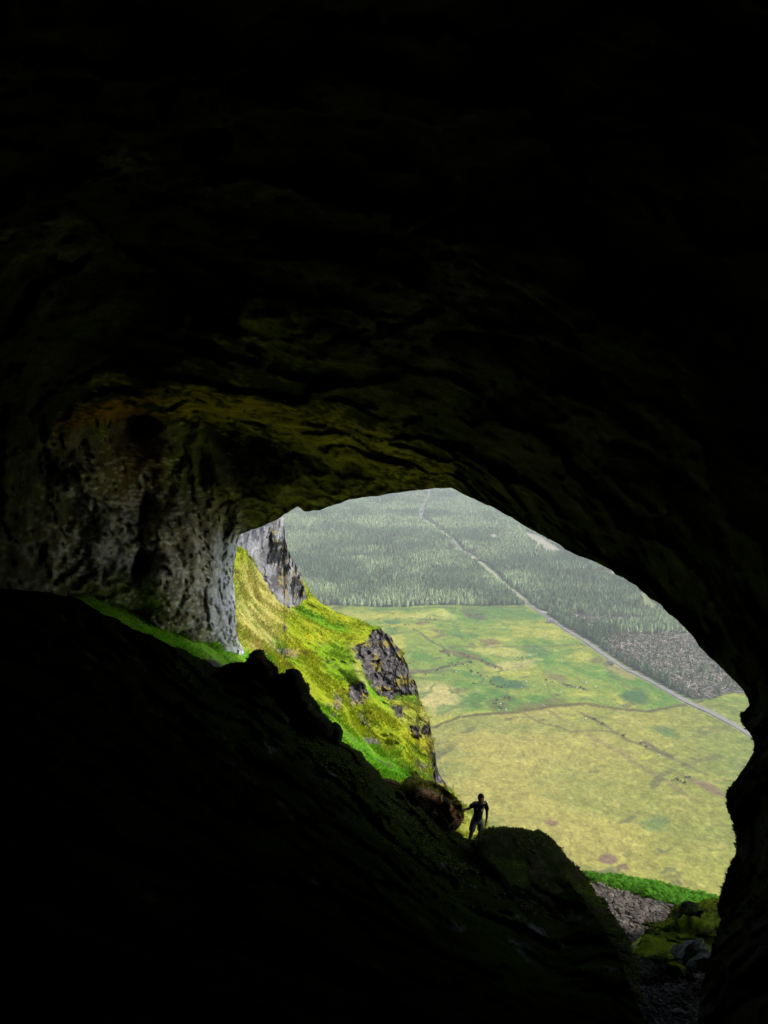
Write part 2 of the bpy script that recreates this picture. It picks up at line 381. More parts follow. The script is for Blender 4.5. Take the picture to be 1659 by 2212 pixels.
Pf, nbf = polar_shell((1300, 1100), lipF, fF, 215, 46, dispF, 4.0, 7.5, backF, end=R(130))
VF = Pf.reshape(-1, 3); FF = gridfaces(*Pf.shape[:2])
q = VF - CAM; n1 = fbm(q * .5, 4); n2 = fbm(q * 2, 5)
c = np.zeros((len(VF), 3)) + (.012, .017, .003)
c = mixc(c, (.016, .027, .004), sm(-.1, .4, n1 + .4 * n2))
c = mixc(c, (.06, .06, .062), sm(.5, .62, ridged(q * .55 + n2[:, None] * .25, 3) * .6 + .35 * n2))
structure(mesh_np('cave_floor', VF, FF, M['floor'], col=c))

# ------------------------------------------------------------------ hillside outside the cave
ctop = [(40, 1240), (200, 1285), (420, 1190), (505, 1120), (560, 1090), (606, 1100), (612, 1118), (615, 1140), (616, 1162), (621, 1185), (630, 1204), (640, 1222), (652, 1246), (661, 1262), (668, 1277), (690, 1299), (712, 1315), (732, 1324), (760, 1332), (790, 1345), (806, 1352), (822, 1355), (830, 1366),
        (846, 1376), (852, 1392), (866, 1402), (871, 1420), (880, 1434), (884, 1452), (898, 1473), (903, 1492), (906, 1512), (918, 1530), (926, 1550), (932, 1580), (934, 1600), (940, 1618), (942, 1645), (947, 1666), (958, 1684), (972, 1702), (1000, 1738), (1030, 1765), (1060, 1790), (1090, 1815), (1150, 1850),
        (1230, 1884), (1262, 1897), (1330, 1906), (1400, 1916), (1470, 1936), (1530, 1950), (1600, 1965), (1700, 1990), (1800, 2010)]
ridge_y = np.array(lipF[1:-3])
xs = np.concatenate([np.arange(40, 500, 4.0), np.arange(500, 700, 1.4), np.arange(700, 1060, 2.0), np.arange(1060, 1800, 3.0)])
ct = np.array(ctop)
ytop = np.interp(xs, ct[:, 0], ct[:, 1]) + fbm(p3(xs / 9, xs * 0), 4, .6) * 3.0
ybot = np.interp(xs, [40, 500, 900, 1000, 1100, 1250, 1800], [1500, 1620, 1900, 2000, 2300, 2500, 2600])
nr = 250
tt = np.linspace(0, 1, nr) ** 1.12
PX = np.repeat(xs[:, None], nr, 1); PY = ytop[:, None] + (ybot - ytop)[:, None] * tt[None]
ctrlH = [(60, 1260, 25), (180, 1290, 25.6), (250, 1320, 27.2), (300, 1338, 28.4), (380, 1372, 30.6), (450, 1395, 32.6), (520, 1407, 38), (300, 1400, 25.5), (450, 1440, 29), (530, 1450, 33), (600, 1500, 34), (740, 1610, 34), (870, 1700, 34.5), (1000, 1800, 31), (1030, 1829, 27.4), (1050, 1829, 27.6), (1012, 1815, 28.6), (1060, 1850, 26.8), (100, 1450, 22), (700, 1750, 28), (950, 1900, 28),
         (515, 1190, 62), (508, 1250, 54), (510, 1320, 47), (540, 1395, 41), (560, 1340, 54), (600, 1350, 60), (600, 1430, 46), (650, 1400, 60), (700, 1480, 52), (720, 1540, 44), (760, 1570, 45), (800, 1640, 40), (860, 1670, 40), (930, 1700, 42), (1000, 1745, 43), (1055, 1795, 42), (1010, 1780, 35),
         (500, 1130, 92), (540, 1130, 90), (600, 1120, 92), (612, 1180, 91), (620, 1290, 82), (570, 1220, 86), (610, 1310, 72), (650, 1250, 88), (690, 1300, 85), (730, 1325, 84), (820, 1356, 80), (740, 1380, 74), (700, 1370, 72), (870, 1402, 75), (905, 1492, 66), (930, 1560, 58), (942, 1640, 52), (965, 1695, 48), (790, 1460, 63), (830, 1500, 61), (780, 1520, 56), (870, 1580, 54), (900, 1660, 47), (820, 1600, 48),
         (1250, 1893, 30), (1400, 1918, 29.5), (1550, 1950, 28), (1750, 1990, 26), (1300, 1915, 28.5), (1420, 1940, 27.5), (1330, 2030, 23), (1450, 1990, 24.5), (1400, 2080, 20), (1430, 2212, 15.5), (1500, 2500, 10.5), (1150, 1860, 33), (1200, 2200, 18), (1700, 2300, 13), (1750, 2150, 18), (1100, 2200, 18), (1540, 2030, 20), (1500, 2120, 17.5)]
fH = rbf(np.array([(x / 1000, y / 1000) for x, y, _ in ctrlH]), [math.log(d) for *_, d in ctrlH], .015)
DP = np.exp(fH(np.stack([PX / 1000, PY / 1000], -1)))
CLIFF = [(440, 1000), (610, 1000), (640, 1210), (655, 1250), (662, 1290), (640, 1315), (610, 1305), (590, 1285), (570, 1250), (545, 1210), (525, 1185), (515, 1180), (440, 1180)]
CLIFF2 = [(575, 1000), (618, 1000), (632, 1205), (668, 1272), (664, 1296), (640, 1318), (618, 1312), (600, 1288)]
CRAG = Z4([(985, 30), (1050, 10), (1110, 60), (1170, 150), (1200, 230), (1245, 300), (1275, 405), (1210, 400), (1130, 405), (1090, 430), (1040, 400), (960, 320), (940, 270), (925, 210), (890, 180), (880, 120), (950, 90)])
OUT = [Z4([(860, 360), (930, 340), (950, 400), (930, 440), (880, 455), (850, 410)]), Z4([(905, 520), (970, 545), (965, 590), (935, 570)]), Z4([(1215, 590), (1260, 590), (1270, 630), (1235, 640)]), Z4([(1285, 575), (1340, 590), (1325, 645), (1290, 610)]),
       Z4([(1325, 690), (1365, 680), (1370, 730), (1340, 750)]), Z4([(1350, 770), (1400, 820), (1450, 920), (1400, 950), (1360, 930), (1345, 880)]), Z4([(1245, 795), (1290, 810), (1295, 855), (1255, 860)]), Z4([(1110, 460), (1165, 480), (1165, 520), (1130, 510)]),
       Z4([(760, 390), (800, 430), (790, 480), (760, 440)]), Z4([(430, 130), (540, 140), (535, 175), (470, 165)]), Z4([(950, 640), (1020, 680), (1020, 705), (970, 680)]), Z4([(1230, 695), (1250, 700), (1250, 725), (1235, 722)])]
OUT = [[(sum(p[0] for p in o_) / len(o_) * -.35 + x * 1.35, sum(p[1] for p in o_) / len(o_) * -.35 + y * 1.35) for x, y in o_] for o_ in OUT]
wob = fbm(p3(PX / 14, PY / 14), 4, .6) * 9
wob2 = fbm(p3(PX / 14, PY / 14, 7.7), 4, .6) * 9
mC = polymask(PX + wob * .6, PY + wob2, CLIFF, 3) * (PY < 1330)
mR = polymask(PX + wob, PY + wob2, CRAG, 3)
mO = np.zeros_like(PX)
for pl in OUT: mO = np.maximum(mO, polymask(PX + wob, PY + wob2, pl, 3.5))
mO = np.maximum(mO, sm(.36, .46, fbm(np.stack([PX / 30, PY / 42, PX * 0 + 3], -1), 5)) * polymask(PX, PY, Z4([(560, 250), (760, 250), (900, 420), (1280, 560), (1390, 850), (1230, 880), (900, 680), (700, 480)]), 10) * .9)
mO = np.maximum(mO, sm(.30, .42, fbm(np.stack([PX / 22, PY / 40, PX * 0 + 9], -1), 5)) * (dline(PX, PY, Z4([(200, 60), (270, 0), (330, 100), (380, 60)])) < 45) * .9)
SCREE = ZC([(230, 190), (420, 240), (640, 310), (860, 370), (985, 420), (880, 560), (700, 580), (560, 700), (590, 780), (700, 900), (800, 1100), (930, 1400), (200, 1400), (230, 700)])
mS = np.maximum(polymask(PX + wob * .5, PY + wob2 * .5, SCREE, 4), (PX > 1240) * sm(2040, 2080, PY))
mS = np.maximum(mS, polymask(PX + wob * .4, PY + wob2 * .4, [(1010, 1815), (1025, 1808), (1040, 1806), (1060, 1820), (1090, 1870), (1000, 1870)], 3))
mS = np.maximum(mS, polymask(PX + wob * .4, PY + wob2 * .4, Z4([(-20, 185), (60, 190), (110, 225), (90, 260), (-20, 230)]), 3))
# humps and gullies on the grass
def ridge_line(L, w, a): return a * np.exp(-(dline(PX, PY, L) / w) ** 2)
DP = DP + ridge_line(Z4([(560, 280), (680, 350), (780, 500)]), 34, -2.2) + ridge_line(Z4([(800, 380), (880, 560), (1050, 740)]), 14, 2.2) + ridge_line(Z4([(880, 150), (930, 330), (1000, 500), (1160, 700)]), 16, -2.5)
DP = DP + ridge_line(Z4([(640, 20), (760, 150), (880, 290)]), 20, -1.8) + ridge_line(Z4([(560, 120), (760, 250), (900, 360)]), 12, 1.6)
q = at(PX, PY, DP) - CAM
rk = np.clip(mC + mR + mO, 0, 1)
grassy = fbm(q * .35, 4) * 1.1 + fbm(q * 1.4, 3) * .5 + fbm(q * 4, 3) * .18
pq = np.stack([PX / 26, PY / 30, PX * 0 + 2.2], -1)
crag = facets(pq * np.array([1.3, .8, 1]) + fbm(pq * .9, 3)[..., None] * .5, 1.1, .55) * 1.7 + facets(pq * 3.3 + fbm(pq * 2, 3)[..., None] * .5, 1, .5) * .7 + ridged(pq * 4.1 + 3, 4) * .3
flute = facets(np.stack([PX / 26 + PY / 120, PY / 95, PX * 0], -1) + wob[..., None] * .02, 1.1, .55) * 1.6 + .6 * ridged(np.stack([PX / 34 + PY / 90, PY / 260, PX * 0], -1), 4) * 3.4 + ridged(np.stack([PX / 12, PY / 30, PX * 0], -1), 4) * .8
scree = fbm(q * 2.2, 4) * .2
nearf = sm(26, 45, DP)
DP = DP - (grassy * (1 - rk) * (1 - mS) * (.3 + .7 * nearf) + crag * np.clip(mR + mO * .7, 0, 1) + flute * mC + scree * mS) + mR * .8
Pm = at(PX, PY, DP)
# far side of the spur and the drop below the ledge
tops = Pm[:, 0]
backs = []
for k, (a, b, sx) in enumerate(((.3, .25, 0), (1.2, 1.5, 0), (4, 6, .3), (12, 20, .5), (35, 58, 1), (75, 115, 1), (140, 200, 1))):
    e = np.interp(xs, [1050, 1250], [1, 1.0])
    n = tops + np.stack([np.zeros_like(xs) + sx * (a * .05), np.zeros_like(xs) + a * np.interp(xs, [1000, 1200], [1, .75]), -b * e], -1)
    n[:, 2] = np.maximum(n[:, 2], -6)
    n += fbm(n * .3, 3)[:, None] * min(1.0, a * .2)
    n[:, 2] = np.maximum(n[:, 2], -6)
    backs.append(n)
Pm = np.concatenate([np.stack(backs[::-1], 1), Pm], 1)
nbk = len(backs)
VH = Pm.reshape(-1, 3); FH = gridfaces(*Pm.shape[:2])
def padk(m): return np.concatenate([np.repeat(m[:, :1], nbk, 1), m], 1).reshape(-1)
hx, hy = padk(PX), padk(PY); mC_, mR_, mO_, mS_ = padk(mC), padk(mR), padk(mO), padk(mS)
q = VH - CAM
n1 = fbm(q * .16, 4); n2 = fbm(q * .7 + 4, 4); n3 = fbm(q * 2.6 + 9, 4)
G_BR, G_YG, G_YE, STRAW = (.115, .25, .006), (.235, .29, .008), (.35, .325, .010), (.44, .365, .13)
def hill_colour(hx, hy, n1, n2, n3):
    c = np.zeros((len(hx), 3)) + G_YG
    c = mixc(c, G_BR, sm(-.05, .35, n1 + .5 * n2))
    c = mixc(c, G_YE, sm(.05, .5, n2 + .5 * n3 - n1 * .3) * .8)
    straw = np.clip(blob(hx, hy, 560, 1300, 75, 150, 0) * 2 + n2, 0, 1)
    straw = np.maximum(straw, np.exp(-(dline(hx, hy, Z4([(1280, 420), (1320, 560), (1350, 700), (1365, 850)])) / 12) ** 2))
    straw = np.maximum(straw, .75 * np.exp(-(dline(hx, hy, Z4([(870, 120), (900, 250), (940, 330)])) / 9) ** 2))
    straw = np.maximum(straw, .6 * sm(975, 1010, hx) * sm(1660, 1700, hy) * sm(1830, 1790, hy))
    straw = np.maximum(straw, .35 * polymask(hx, hy, Z4([(1050, 430), (1270, 420), (1340, 700), (1150, 560)]), 12))
    c = mixc(c, STRAW, straw * (.62 + .5 * n3))
    br = np.maximum(polymask(hx, hy, Z4([(690, 480), (760, 560), (1230, 880), (1200, 905), (1060, 900), (900, 740), (700, 560), (600, 440)]), 10), polymask(hx, hy, [(190, 1300), (300, 1340), (440, 1395), (530, 1405), (590, 1420), (560, 1480), (300, 1480), (150, 1400)], 8))
    br = np.maximum(br, .7 * polymask(hx, hy, Z4([(620, 100), (800, 80), (900, 150), (840, 330), (720, 280)]), 14))
    c = mixc(c, (.075, .25, .006), br * (.75 + .5 * n2))
    c = mixc(c, (.23, .50, .03), polymask(hx, hy, [(170, 1270), (300, 1330), (440, 1385), (520, 1400), (540, 1425), (560, 1480), (300, 1480), (150, 1400)], 6) * (.85 + .5 * n2))  # ledge grass painted brighter, standing in for skylight missing under the roof
    c = mixc(c, (.06, .045, .03), sm(.42, .62, n2 + .45 * n3) * .75)         # bare peat between tussocks
    return c
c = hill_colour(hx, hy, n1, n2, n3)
rc = np.zeros_like(c) + (.078, .07, .07)
rc = mixc(rc, (.20, .182, .168), sm(-.1, .4, n3))
pn = fbm(np.stack([hx / 24, hy / 16, hx * 0 + 5], -1), 5); pn2 = fbm(np.stack([hx / 7, hy / 9, hx * 0 + 1], -1), 4)
rc = mixc(rc, (.05, .045, .045), sm(.08, .4, -pn2 - .3 * pn))
rc = mixc(rc, (.25, .21, .035), sm(.14, .35, pn + .35 * pn2) * .85)
c = c + (rc - c) * np.clip(mR_ + mO_, 0, 1)[:, None]
cc = np.zeros_like(c) + (.21, .213, .22)
cn = fbm(np.stack([hx / 9, hy / 34, hx * 0 + 2], -1), 5); cn2 = fbm(np.stack([hx / 5, hy / 7, hx * 0 + 6], -1), 4)
cc = mixc(cc, (.085, .085, .09), sm(.02, .36, cn + .3 * cn2)); cc = mixc(cc, (.34, .34, .35), sm(.05, .5, -cn + .3 * cn2))
cc = mixc(cc, (.30, .24, .06), sm(.12, .45, cn2 + .6 * n1) * polymask(hx, hy, CLIFF2, 10) * .9)
c = c + (cc - c) * mC_[:, None]
sc_ = np.zeros_like(c) + (.055, .047, .040); sc_ = mixc(sc_, (.09, .08, .07), sm(0, .4, n3)); sc_ = mixc(sc_, (.07, .06, .055), sm(.1, .4, -n2))
c = c + (sc_ - c) * mS_[:, None]
backm = np.zeros(Pm.shape[:2], bool); backm[:, :nbk - 2] = True
fcx = hx[FH].mean(1); fcy = hy[FH].mean(1); fb = backm.reshape(-1)[FH].any(1)
fC = (mC_[FH].mean(1) > .5) & ~fb; fR = (mR_[FH].mean(1) > .5) & ~fb & ~fC
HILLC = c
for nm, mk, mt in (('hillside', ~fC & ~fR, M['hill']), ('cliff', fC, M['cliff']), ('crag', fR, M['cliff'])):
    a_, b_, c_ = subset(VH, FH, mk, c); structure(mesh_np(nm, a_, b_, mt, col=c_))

# ------------------------------------------------------------------ valley
def zval(X, Y):
    d = np.hypot(X, Y)
    q = p3(X / 70, Y / 70); z = fbm(q, 4) * 2.6 * sm(1500, 700, d) + fbm(q * 4.5, 3) * .5
    hills = sm(2700, 5200, d) * (260 + 90 * fbm(p3(X / 900, Y / 900), 4))
    return z + hills
az = np.concatenate([np.linspace(-75, -9.5, 50)[:-1], np.linspace(-9.5, 27.5, 540), np.linspace(27.5, 75, 40)[1:]])
yy = np.arange(2010, 1036, -1.5)
dep = PITCH + np.arctan((yy - 1106) / F)
dist = H / np.tan(dep)
dist = np.concatenate([np.linspace(120, dist[0], 24)[:-1], dist, np.geomspace(dist[-1], 7000, 40)[1:]])
AZ, DD = np.meshgrid(R(1) * az, dist, indexing='ij')
X = np.sin(AZ) * DD; Y = np.cos(AZ) * DD
vx, vy = proj(p3(X, Y, 0.0)); sh = X.shape
ROAD = [(1136, 1301), (1150, 1310), (1169, 1321), (1205, 1349), (1256, 1382), (1316, 1421), (1376, 1455), (1421, 1481), (1466, 1506), (1550, 1548), (1620, 1587), (1760, 1668)]
LANE = Z2([(926, 1072)] and [(1760, 835), (1590, 690), (1440, 560), (1360, 500), (1300, 470), (1230, 390), (1100, 290), (1000, 230), (1030, 130), (1065, 60), (1075, -60)])
TRK = [ZA([(213, 345), (280, 355), (350, 385), (445, 418)]), ZA([(445, 425), (510, 441), (580, 456), (760, 464)]), ZA([(1120, 520), (1180, 502), (1222, 470), (1240, 440)])]
W1 = ZA([(600, 560), (700, 535), (860, 520), (1000, 530), (1100, 505), (1280, 500), (1400, 610), (1560, 790), (1700, 930), (1530, 935), (1450, 970), (1300, 975), (1150, 895), (900, 740), (720, 650)])
W2 = ZA([(430, 350), (560, 390), (900, 395), (1000, 440), (800, 440), (560, 436), (430, 410)])
RIGHTEDGE = ZA([(100, 280), (330, 425), (640, 620), (900, 770), (1150, 915), (1300, 985), (1450, 985), (1530, 950), (1659, 915), (1900, 860)])
B1 = Z5([(-200, 720), (0, 720), (280, 675), (400, 630), (560, 607), (740, 598), (900, 575), (1100, 560), (1420, 592), (1659, 545), (1720, 540)])
w1 = fbm(p3(X / 40, Y / 40), 5); w2 = fbm(p3(X / 14, Y / 14, 3), 5); w3 = fbm(p3(X / 4.5, Y / 4.5, 8), 4)
# streaks of drainage that run along the slope
st = fbm(np.stack([(X * .8 + Y * .5) / 9, (Y * .8 - X * .5) / 55, X * 0], -1), 4)
c = np.zeros(sh + (3,)) + (.175, .235, .034)
c = mixc(c, (.31, .31, .045), sm(.1, .55, w1 + .5 * w2))
c = mixc(c, (.085, .19, .025), sm(-.05, .4, -w1 + .6 * st))
c = mixc(c, (.30, .34, .06), sm(.25, .5, w2) * .5)
by = np.interp(vx, [p[0] for p in B1], [p[1] for p in B1])
nearm = sm(-6, 6, vy - by)
tan = np.zeros_like(c) + (.31, .275, .062)
tan = mixc(tan, (.21, .225, .05), sm(.0, .5, w1 + .4 * w3))
tan = mixc(tan, (.225, .235, .04), sm(1100, 1420, vx + w1 * 160 - (vy - 1560) * .45) * .75)
tan = mixc(tan, (.125, .18, .035), sm(1330, 1650, vx + w1 * 130 - (vy - 1560) * .35) * .8)
tan = mixc(tan, (.30, .28, .05), sm(1790, 1930, vy + w1 * 60) * .6)
tan = mixc(tan, (.36, .31, .085), sm(.25, .5, w3) * .5)
c = c + (tan - c) * nearm[..., None]
c = mixc(c, (.43, .36, .13), np.clip(blob(vx, vy, *Z5([(290, 520)])[0], 75, 42, 15) * 2 + .4 * w2, 0, 1) * (1 - nearm) * .8)
for zx, zy, rx, ry, an, cc, s in ((690, 450, 110, 32, 8, (.05, .12, .04), 1), (60, 110, 42, 15, 0, (.06, .12, .04), .9), (260, 95, 55, 9, 0, (.06, .075, .04), 1), (490, 70, 70, 28, 10, (.08, .085, .045), .9), (660, 60, 190, 42, 5, (.08, .16, .03), .75), (800, 270, 75, 26, 5, (.08, .15, .04), .8),
        (1360, 510, 80, 38, 20, (.05, .12, .035), .95), (1520, 705, 80, 24, 20, (.08, .15, .04), .8), (1470, 1190, 80, 40, 5, (.08, .16, .05), .6), (590, 225, 48, 18, 0, (.15, .10, .05), .85), (215, 117, 38, 12, 0, (.16, .10, .05), .9), (340, 272, 30, 9, 0, (.09, .075, .04), .9), (450, 292, 75, 12, 12, (.14, .095, .05), .9),
        (560, 340, 60, 9, 20, (.09, .09, .04), .8), (210, 380, 60, 10, 0, (.15, .10, .06), .8), (300, 370, 70, 16, -8, (.09, .12, .04), .7), (610, 560, 60, 34, 0, (.11, .12, .03), .8), (790, 570, 150, 26, -8, (.12, .12, .035), .85), (940, 412, 75, 24, 20, (.13, .105, .05), .75), (1040, 465, 90, 8, 12, (.06, .08, .035), .9),
        (925, 510, 24, 9, 10, (.13, .09, .05), .9), (660, 530, 40, 14, 10, (.09, .09, .03), .8), (1290, 370, 80, 34, 25, (.34, .24, .11), .6), (1235, 330, 30, 18, 0, (.09, .10, .05), .9), (480, 560, 40, 10, 20, (.13, .09, .05), .6), (1130, 630, 90, 7, 25, (.09, .085, .04), .8), (1560, 850, 220, 10, 27, (.10, .09, .05), .7), (1420, 775, 70, 9, 25, (.10, .08, .05), .8),
        (930, 620, 70, 7, 32, (.15, .12, .05), .6), (700, 340, 120, 36, 0, (.42, .36, .13), .6), (620, 270, 160, 26, 5, (.40, .37, .09), .6), (260, 75, 150, 22, 0, (.40, .40, .09), .7), (1650, 965, 110, 9, 30, (.16, .11, .07), .8), (1750, 1010, 90, 22, 30, (.17, .11, .07), .8), (1560, 545, 90, 22, 5, (.13, .19, .04), .5)):
    X0, Y0 = Z5([(zx, zy)])[0]
    b = blob(vx + w1 * 16 + w2 * 9, vy + w2 * 6 + w3 * 2.5, X0, Y0, rx * .4 * 1.25, ry * .4 * 1.25, an)
    c = mixc(c, cc, np.clip(b * 2.2 + w2 * .9 + w3 * .4, 0, 1) * s * (b > -.1))
for X0, Y0, rx, ry in ((1189, 1780, 17, 7), (1315, 1861, 26, 11), (1347, 1876, 16, 7)):
    b = blob(vx + w2 * 8, vy + w3 * 5, X0, Y0, rx, ry, 10); c = mixc(c, (.20, .13, .075), np.clip(b * 3 + w3, 0, 1) * (b > -.05))
for L, w, cc, s in ((B1, 2.6, (.13, .115, .035), .85), (Z5([(1000, 570), (900, 520), (870, 430)]), 2, (.1, .09, .04), .4), (Z5([(160, 150), (250, 210), (340, 260)]), 1.6, (.10, .12, .045), .8), (Z5([(380, 290), (520, 320), (640, 365)]), 2.0, (.10, .09, .04), .7), (Z5([(0, 400), (160, 385), (330, 355), (470, 325)]), 2.4, (.11, .11, .05), .6),
        (Z5([(1160, 290), (1240, 400), (1330, 470)]), 1.4, (.16, .13, .06), .6), (Z5([(740, 600), (830, 660), (960, 690), (1010, 715), (1130, 700), (1230, 700)]), 1.8, (.17, .14, .05), .6), (Z5([(1090, 620), (1190, 665), (1310, 745), (1440, 800), (1560, 840)]), 2.4, (.13, .12, .045), .6),
        (Z5([(1100, 720), (1250, 800), (1400, 900), (1560, 1000), (1659, 1060)]), 4, (.22, .17, .07), .5), (Z5([(300, 240), (700, 245), (1100, 235)]), 2, (.14, .15, .05), .45), (Z5([(-100, 40), (200, 36), (760, 30)]), 1.3, (.13, .15, .06), .6), (Z5([(1000, 640), (1020, 635), (1055, 628)]), 1.4, (.40, .42, .05), .9), (Z5([(1380, 850), (1420, 848), (1450, 830)]), 1.6, (.45, .45, .04), .9)):
    d = dline(vx + w2 * 3, vy + w3 * 2, L); c = mixc(c, np.array(cc) * .85, (1 - sm(w * .6, w * 1.6, d)) * min(1, s * 1.3))
# thin drains and trodden lines, and tussock grain
dr = ridged(np.stack([(X * .85 + Y * .5) / 70 + w2 * .25, (Y * .85 - X * .5) / 30 + w2 * .2, X * 0 + 4], -1), 3)
c = mixc(c, (.12, .125, .045), sm(.62, .78, dr) * sm(-.25, .25, w1 + w2 * .6) * .9)
dr2 = ridged(np.stack([X / 46 + w2 * .2, Y / 60 + w2 * .3, X * 0 + 14], -1), 3)
c = mixc(c, (.07, .15, .03), sm(.66, .8, dr2) * (1 - nearm) * .7)
w4 = fbm(p3(X / 1.9, Y / 2.6, 12), 3)
c = c * (1 + .32 * w4 + .13 * w3)[..., None]
# forest floor, verges and clearings
lefth = polymask(vx, vy, [(300, 900), (300, 1309), (1134, 1308), (1136, 1300), (1600, 1575), (1900, 1480), (1900, 900)], 2)
re_y = np.interp(vx, [p[0] for p in RIGHTEDGE], [p[1] for p in RIGHTEDGE])
lefth = np.where(vx > 1140, sm(2, -2, vy - re_y), lefth)
c = mixc(c, (.06, .065, .035), lefth)
wm = np.maximum(polymask(vx + w2 * 8, vy + w3 * 5, W1, 4), polymask(vx + w2 * 6, vy + w3 * 4, W2, 3))
wc = np.zeros_like(c) + (.22, .19, .15); wc = mixc(wc, (.07, .07, .04), sm(0, .4, w2 + .5 * w3)); wc = mixc(wc, (.36, .32, .26), sm(.15, .5, w3))
c = c + (wc - c) * wm[..., None]
CLEAR = [ZA([(640, 60), (760, 60), (830, 105), (930, 150), (900, 165), (800, 130), (700, 95)]), ZA([(900, 190), (1000, 230), (1060, 300), (1040, 330), (960, 310), (920, 250)]), Z2([(1490, 350), (1560, 340), (1560, 390), (1500, 385)]), [(1130, 1145), (1175, 1160), (1215, 1190), (1230, 1205), (1180, 1190), (1140, 1165)]]
for k, pl in enumerate(CLEAR):
    c = mixc(c, [(.36, .33, .27), (.22, .25, .11), (.36, .34, .25), (.34, .32, .24)][k], polymask(vx + w2 * 4, vy + w3 * 2, pl, 2))
lane_d = dline(vx, vy, LANE); c = mixc(c, (.30, .32, .19), (1 - sm(3.5, 7, lane_d)))
c = mixc(c, (.24, .24, .12), (1 - sm(3, 8, dline(vx, vy + w3 * 2, ROAD))) * .8)
structure(mesh_np('valley_ground', np.stack([X, Y, zval(X, Y)], -1).reshape(-1, 3), gridfaces(*sh), M['valley'], col=c.reshape(-1, 3)))
def strip(name, pl, width, m, lift, n_step=8):
    g = ground(np.array([p[0] for p in pl]), np.array([p[1] for p in pl]))[:, :2]
    g = resample(g, n_step)
    for _ in range(3): g[1:-1] = (g[:-2] + 2 * g[1:-1] + g[2:]) / 4
    t = unit(np.gradient(g, axis=0)); nrm = np.stack([-t[:, 1], t[:, 0]], 1)
    wd = np.asarray(width) if np.ndim(width) else np.full(len(g), width)
    rows = []
    for s, dz in ((-.5, -1.2), (-.5, 0), (-.17, .06), (.17, .06), (.5, 0), (.5, -1.2)):
        p = g + nrm * (wd * s)[:, None]
        z = np.maximum(zval(p[:, 0], p[:, 1]), zval(g[:, 0], g[:, 1])) + lift + dz
        rows.append(np.stack([p[:, 0], p[:, 1], z], 1))
    P = np.stack(rows, 1)
    return structure(mesh_np(name, P.reshape(-1, 3), gridfaces(*P.shape[:2]), m, smooth=False))
strip('road', ROAD, 5.2, M['road'], .35)
strip('forest_road', Z2([(1330, 490), (1300, 470), (1285, 440), (1230, 390)]), 6, M['road'], .4)
strip('upper_road', Z2([(990, 245), (1000, 225), (1030, 150), (1065, 62), (1073, 20)]), 8, M['road'], .6)
for t in TRK: strip('track', t, 4.5, M['track'], .35)

# ------------------------------------------------------------------ trees of the plantation
def conifer_unit(tiers, k, seed, slim=.2, bare=.06):
    """unit-height conifer: ragged skirts of drooping branches round a trunk (z 0..1)."""
    r_ = np.random.default_rng(seed); V = []; Fc = []; C = []
    def add(v, c): V.append(v); C.append(c); return len(V) - 1
    b = [add((math.cos(a) * .014, math.sin(a) * .014, 0), (.5, .42, .35)) for a in (0, 2.1, 4.2)]; t = add((0, 0, .6), (.5, .42, .35))
    for i in range(3): Fc.append((b[i], b[(i + 1) % 3], t))
    for j in range(tiers):
        f = j / (tiers - 1); z0 = bare + (1 - bare) * f * .86; top = min(1.0, z0 + (1 - bare) / tiers * 1.75) if j < tiers - 1 else 1.0
        rad = slim * (1 - .88 * f ** 1.5) * (1 if j else .9) * r_.uniform(.85, 1.15)
        ap = add((r_.normal(0, .006), r_.normal(0, .006), top), (1.15, 1.15, 1.1)); ring = []
        a0 = r_.uniform(0, 6.28)
        for i in range(2 * k):
            a = a0 + math.pi * i / k + r_.normal(0, .08); rr_ = rad * (r_.uniform(.85, 1.2) if i % 2 == 0 else r_.uniform(.42, .62))
            ring.append(add((math.cos(a) * rr_, math.sin(a) * rr_, z0 + (-.02 if i % 2 == 0 else .025)), (1.0, 1.0, 1.0) if i % 2 == 0 else (.82, .82, .82)))
        for i in range(2 * k): Fc.append((ring[i], ring[(i + 1) % (2 * k)], ap))
    return np.array(V), np.array(Fc), np.array(C)
def scatter(units, pos, h, rot, col, which, wid=None):
    Vs, Fs, Cs = [], [], []; off = 0
    for k, (uv, uf, uc) in enumerate(units):
        idx = np.where(which == k)[0]
        if not len(idx): continue
        c, s = np.cos(rot[idx]), np.sin(rot[idx]); hh = h[idx]; ww = hh if wid is None else wid[idx]
        x = (uv[None, :, 0] * c[:, None] - uv[None, :, 1] * s[:, None]) * ww[:, None]
        y = (uv[None, :, 0] * s[:, None] + uv[None, :, 1] * c[:, None]) * ww[:, None]
        z = uv[None, :, 2] * hh[:, None]
        P = np.stack([x, y, z], -1) + pos[idx][:, None]
        Vs.append(P.reshape(-1, 3)); Cs.append((uc[None] * col[idx][:, None]).reshape(-1, 3))
        Fs.append((uf[None] + (np.arange(len(idx)) * len(uv))[:, None, None]).reshape(-1, uf.shape[1]) + off); off += len(idx) * len(uv)
    return np.concatenate(Vs), np.concatenate(Fs), np.concatenate(Cs)
VIS = [(x, y) for x, y in lipS if 505 < x and 1050 < y < 1960] + [(520, 1500), (900, 1900), (1500, 1990)]
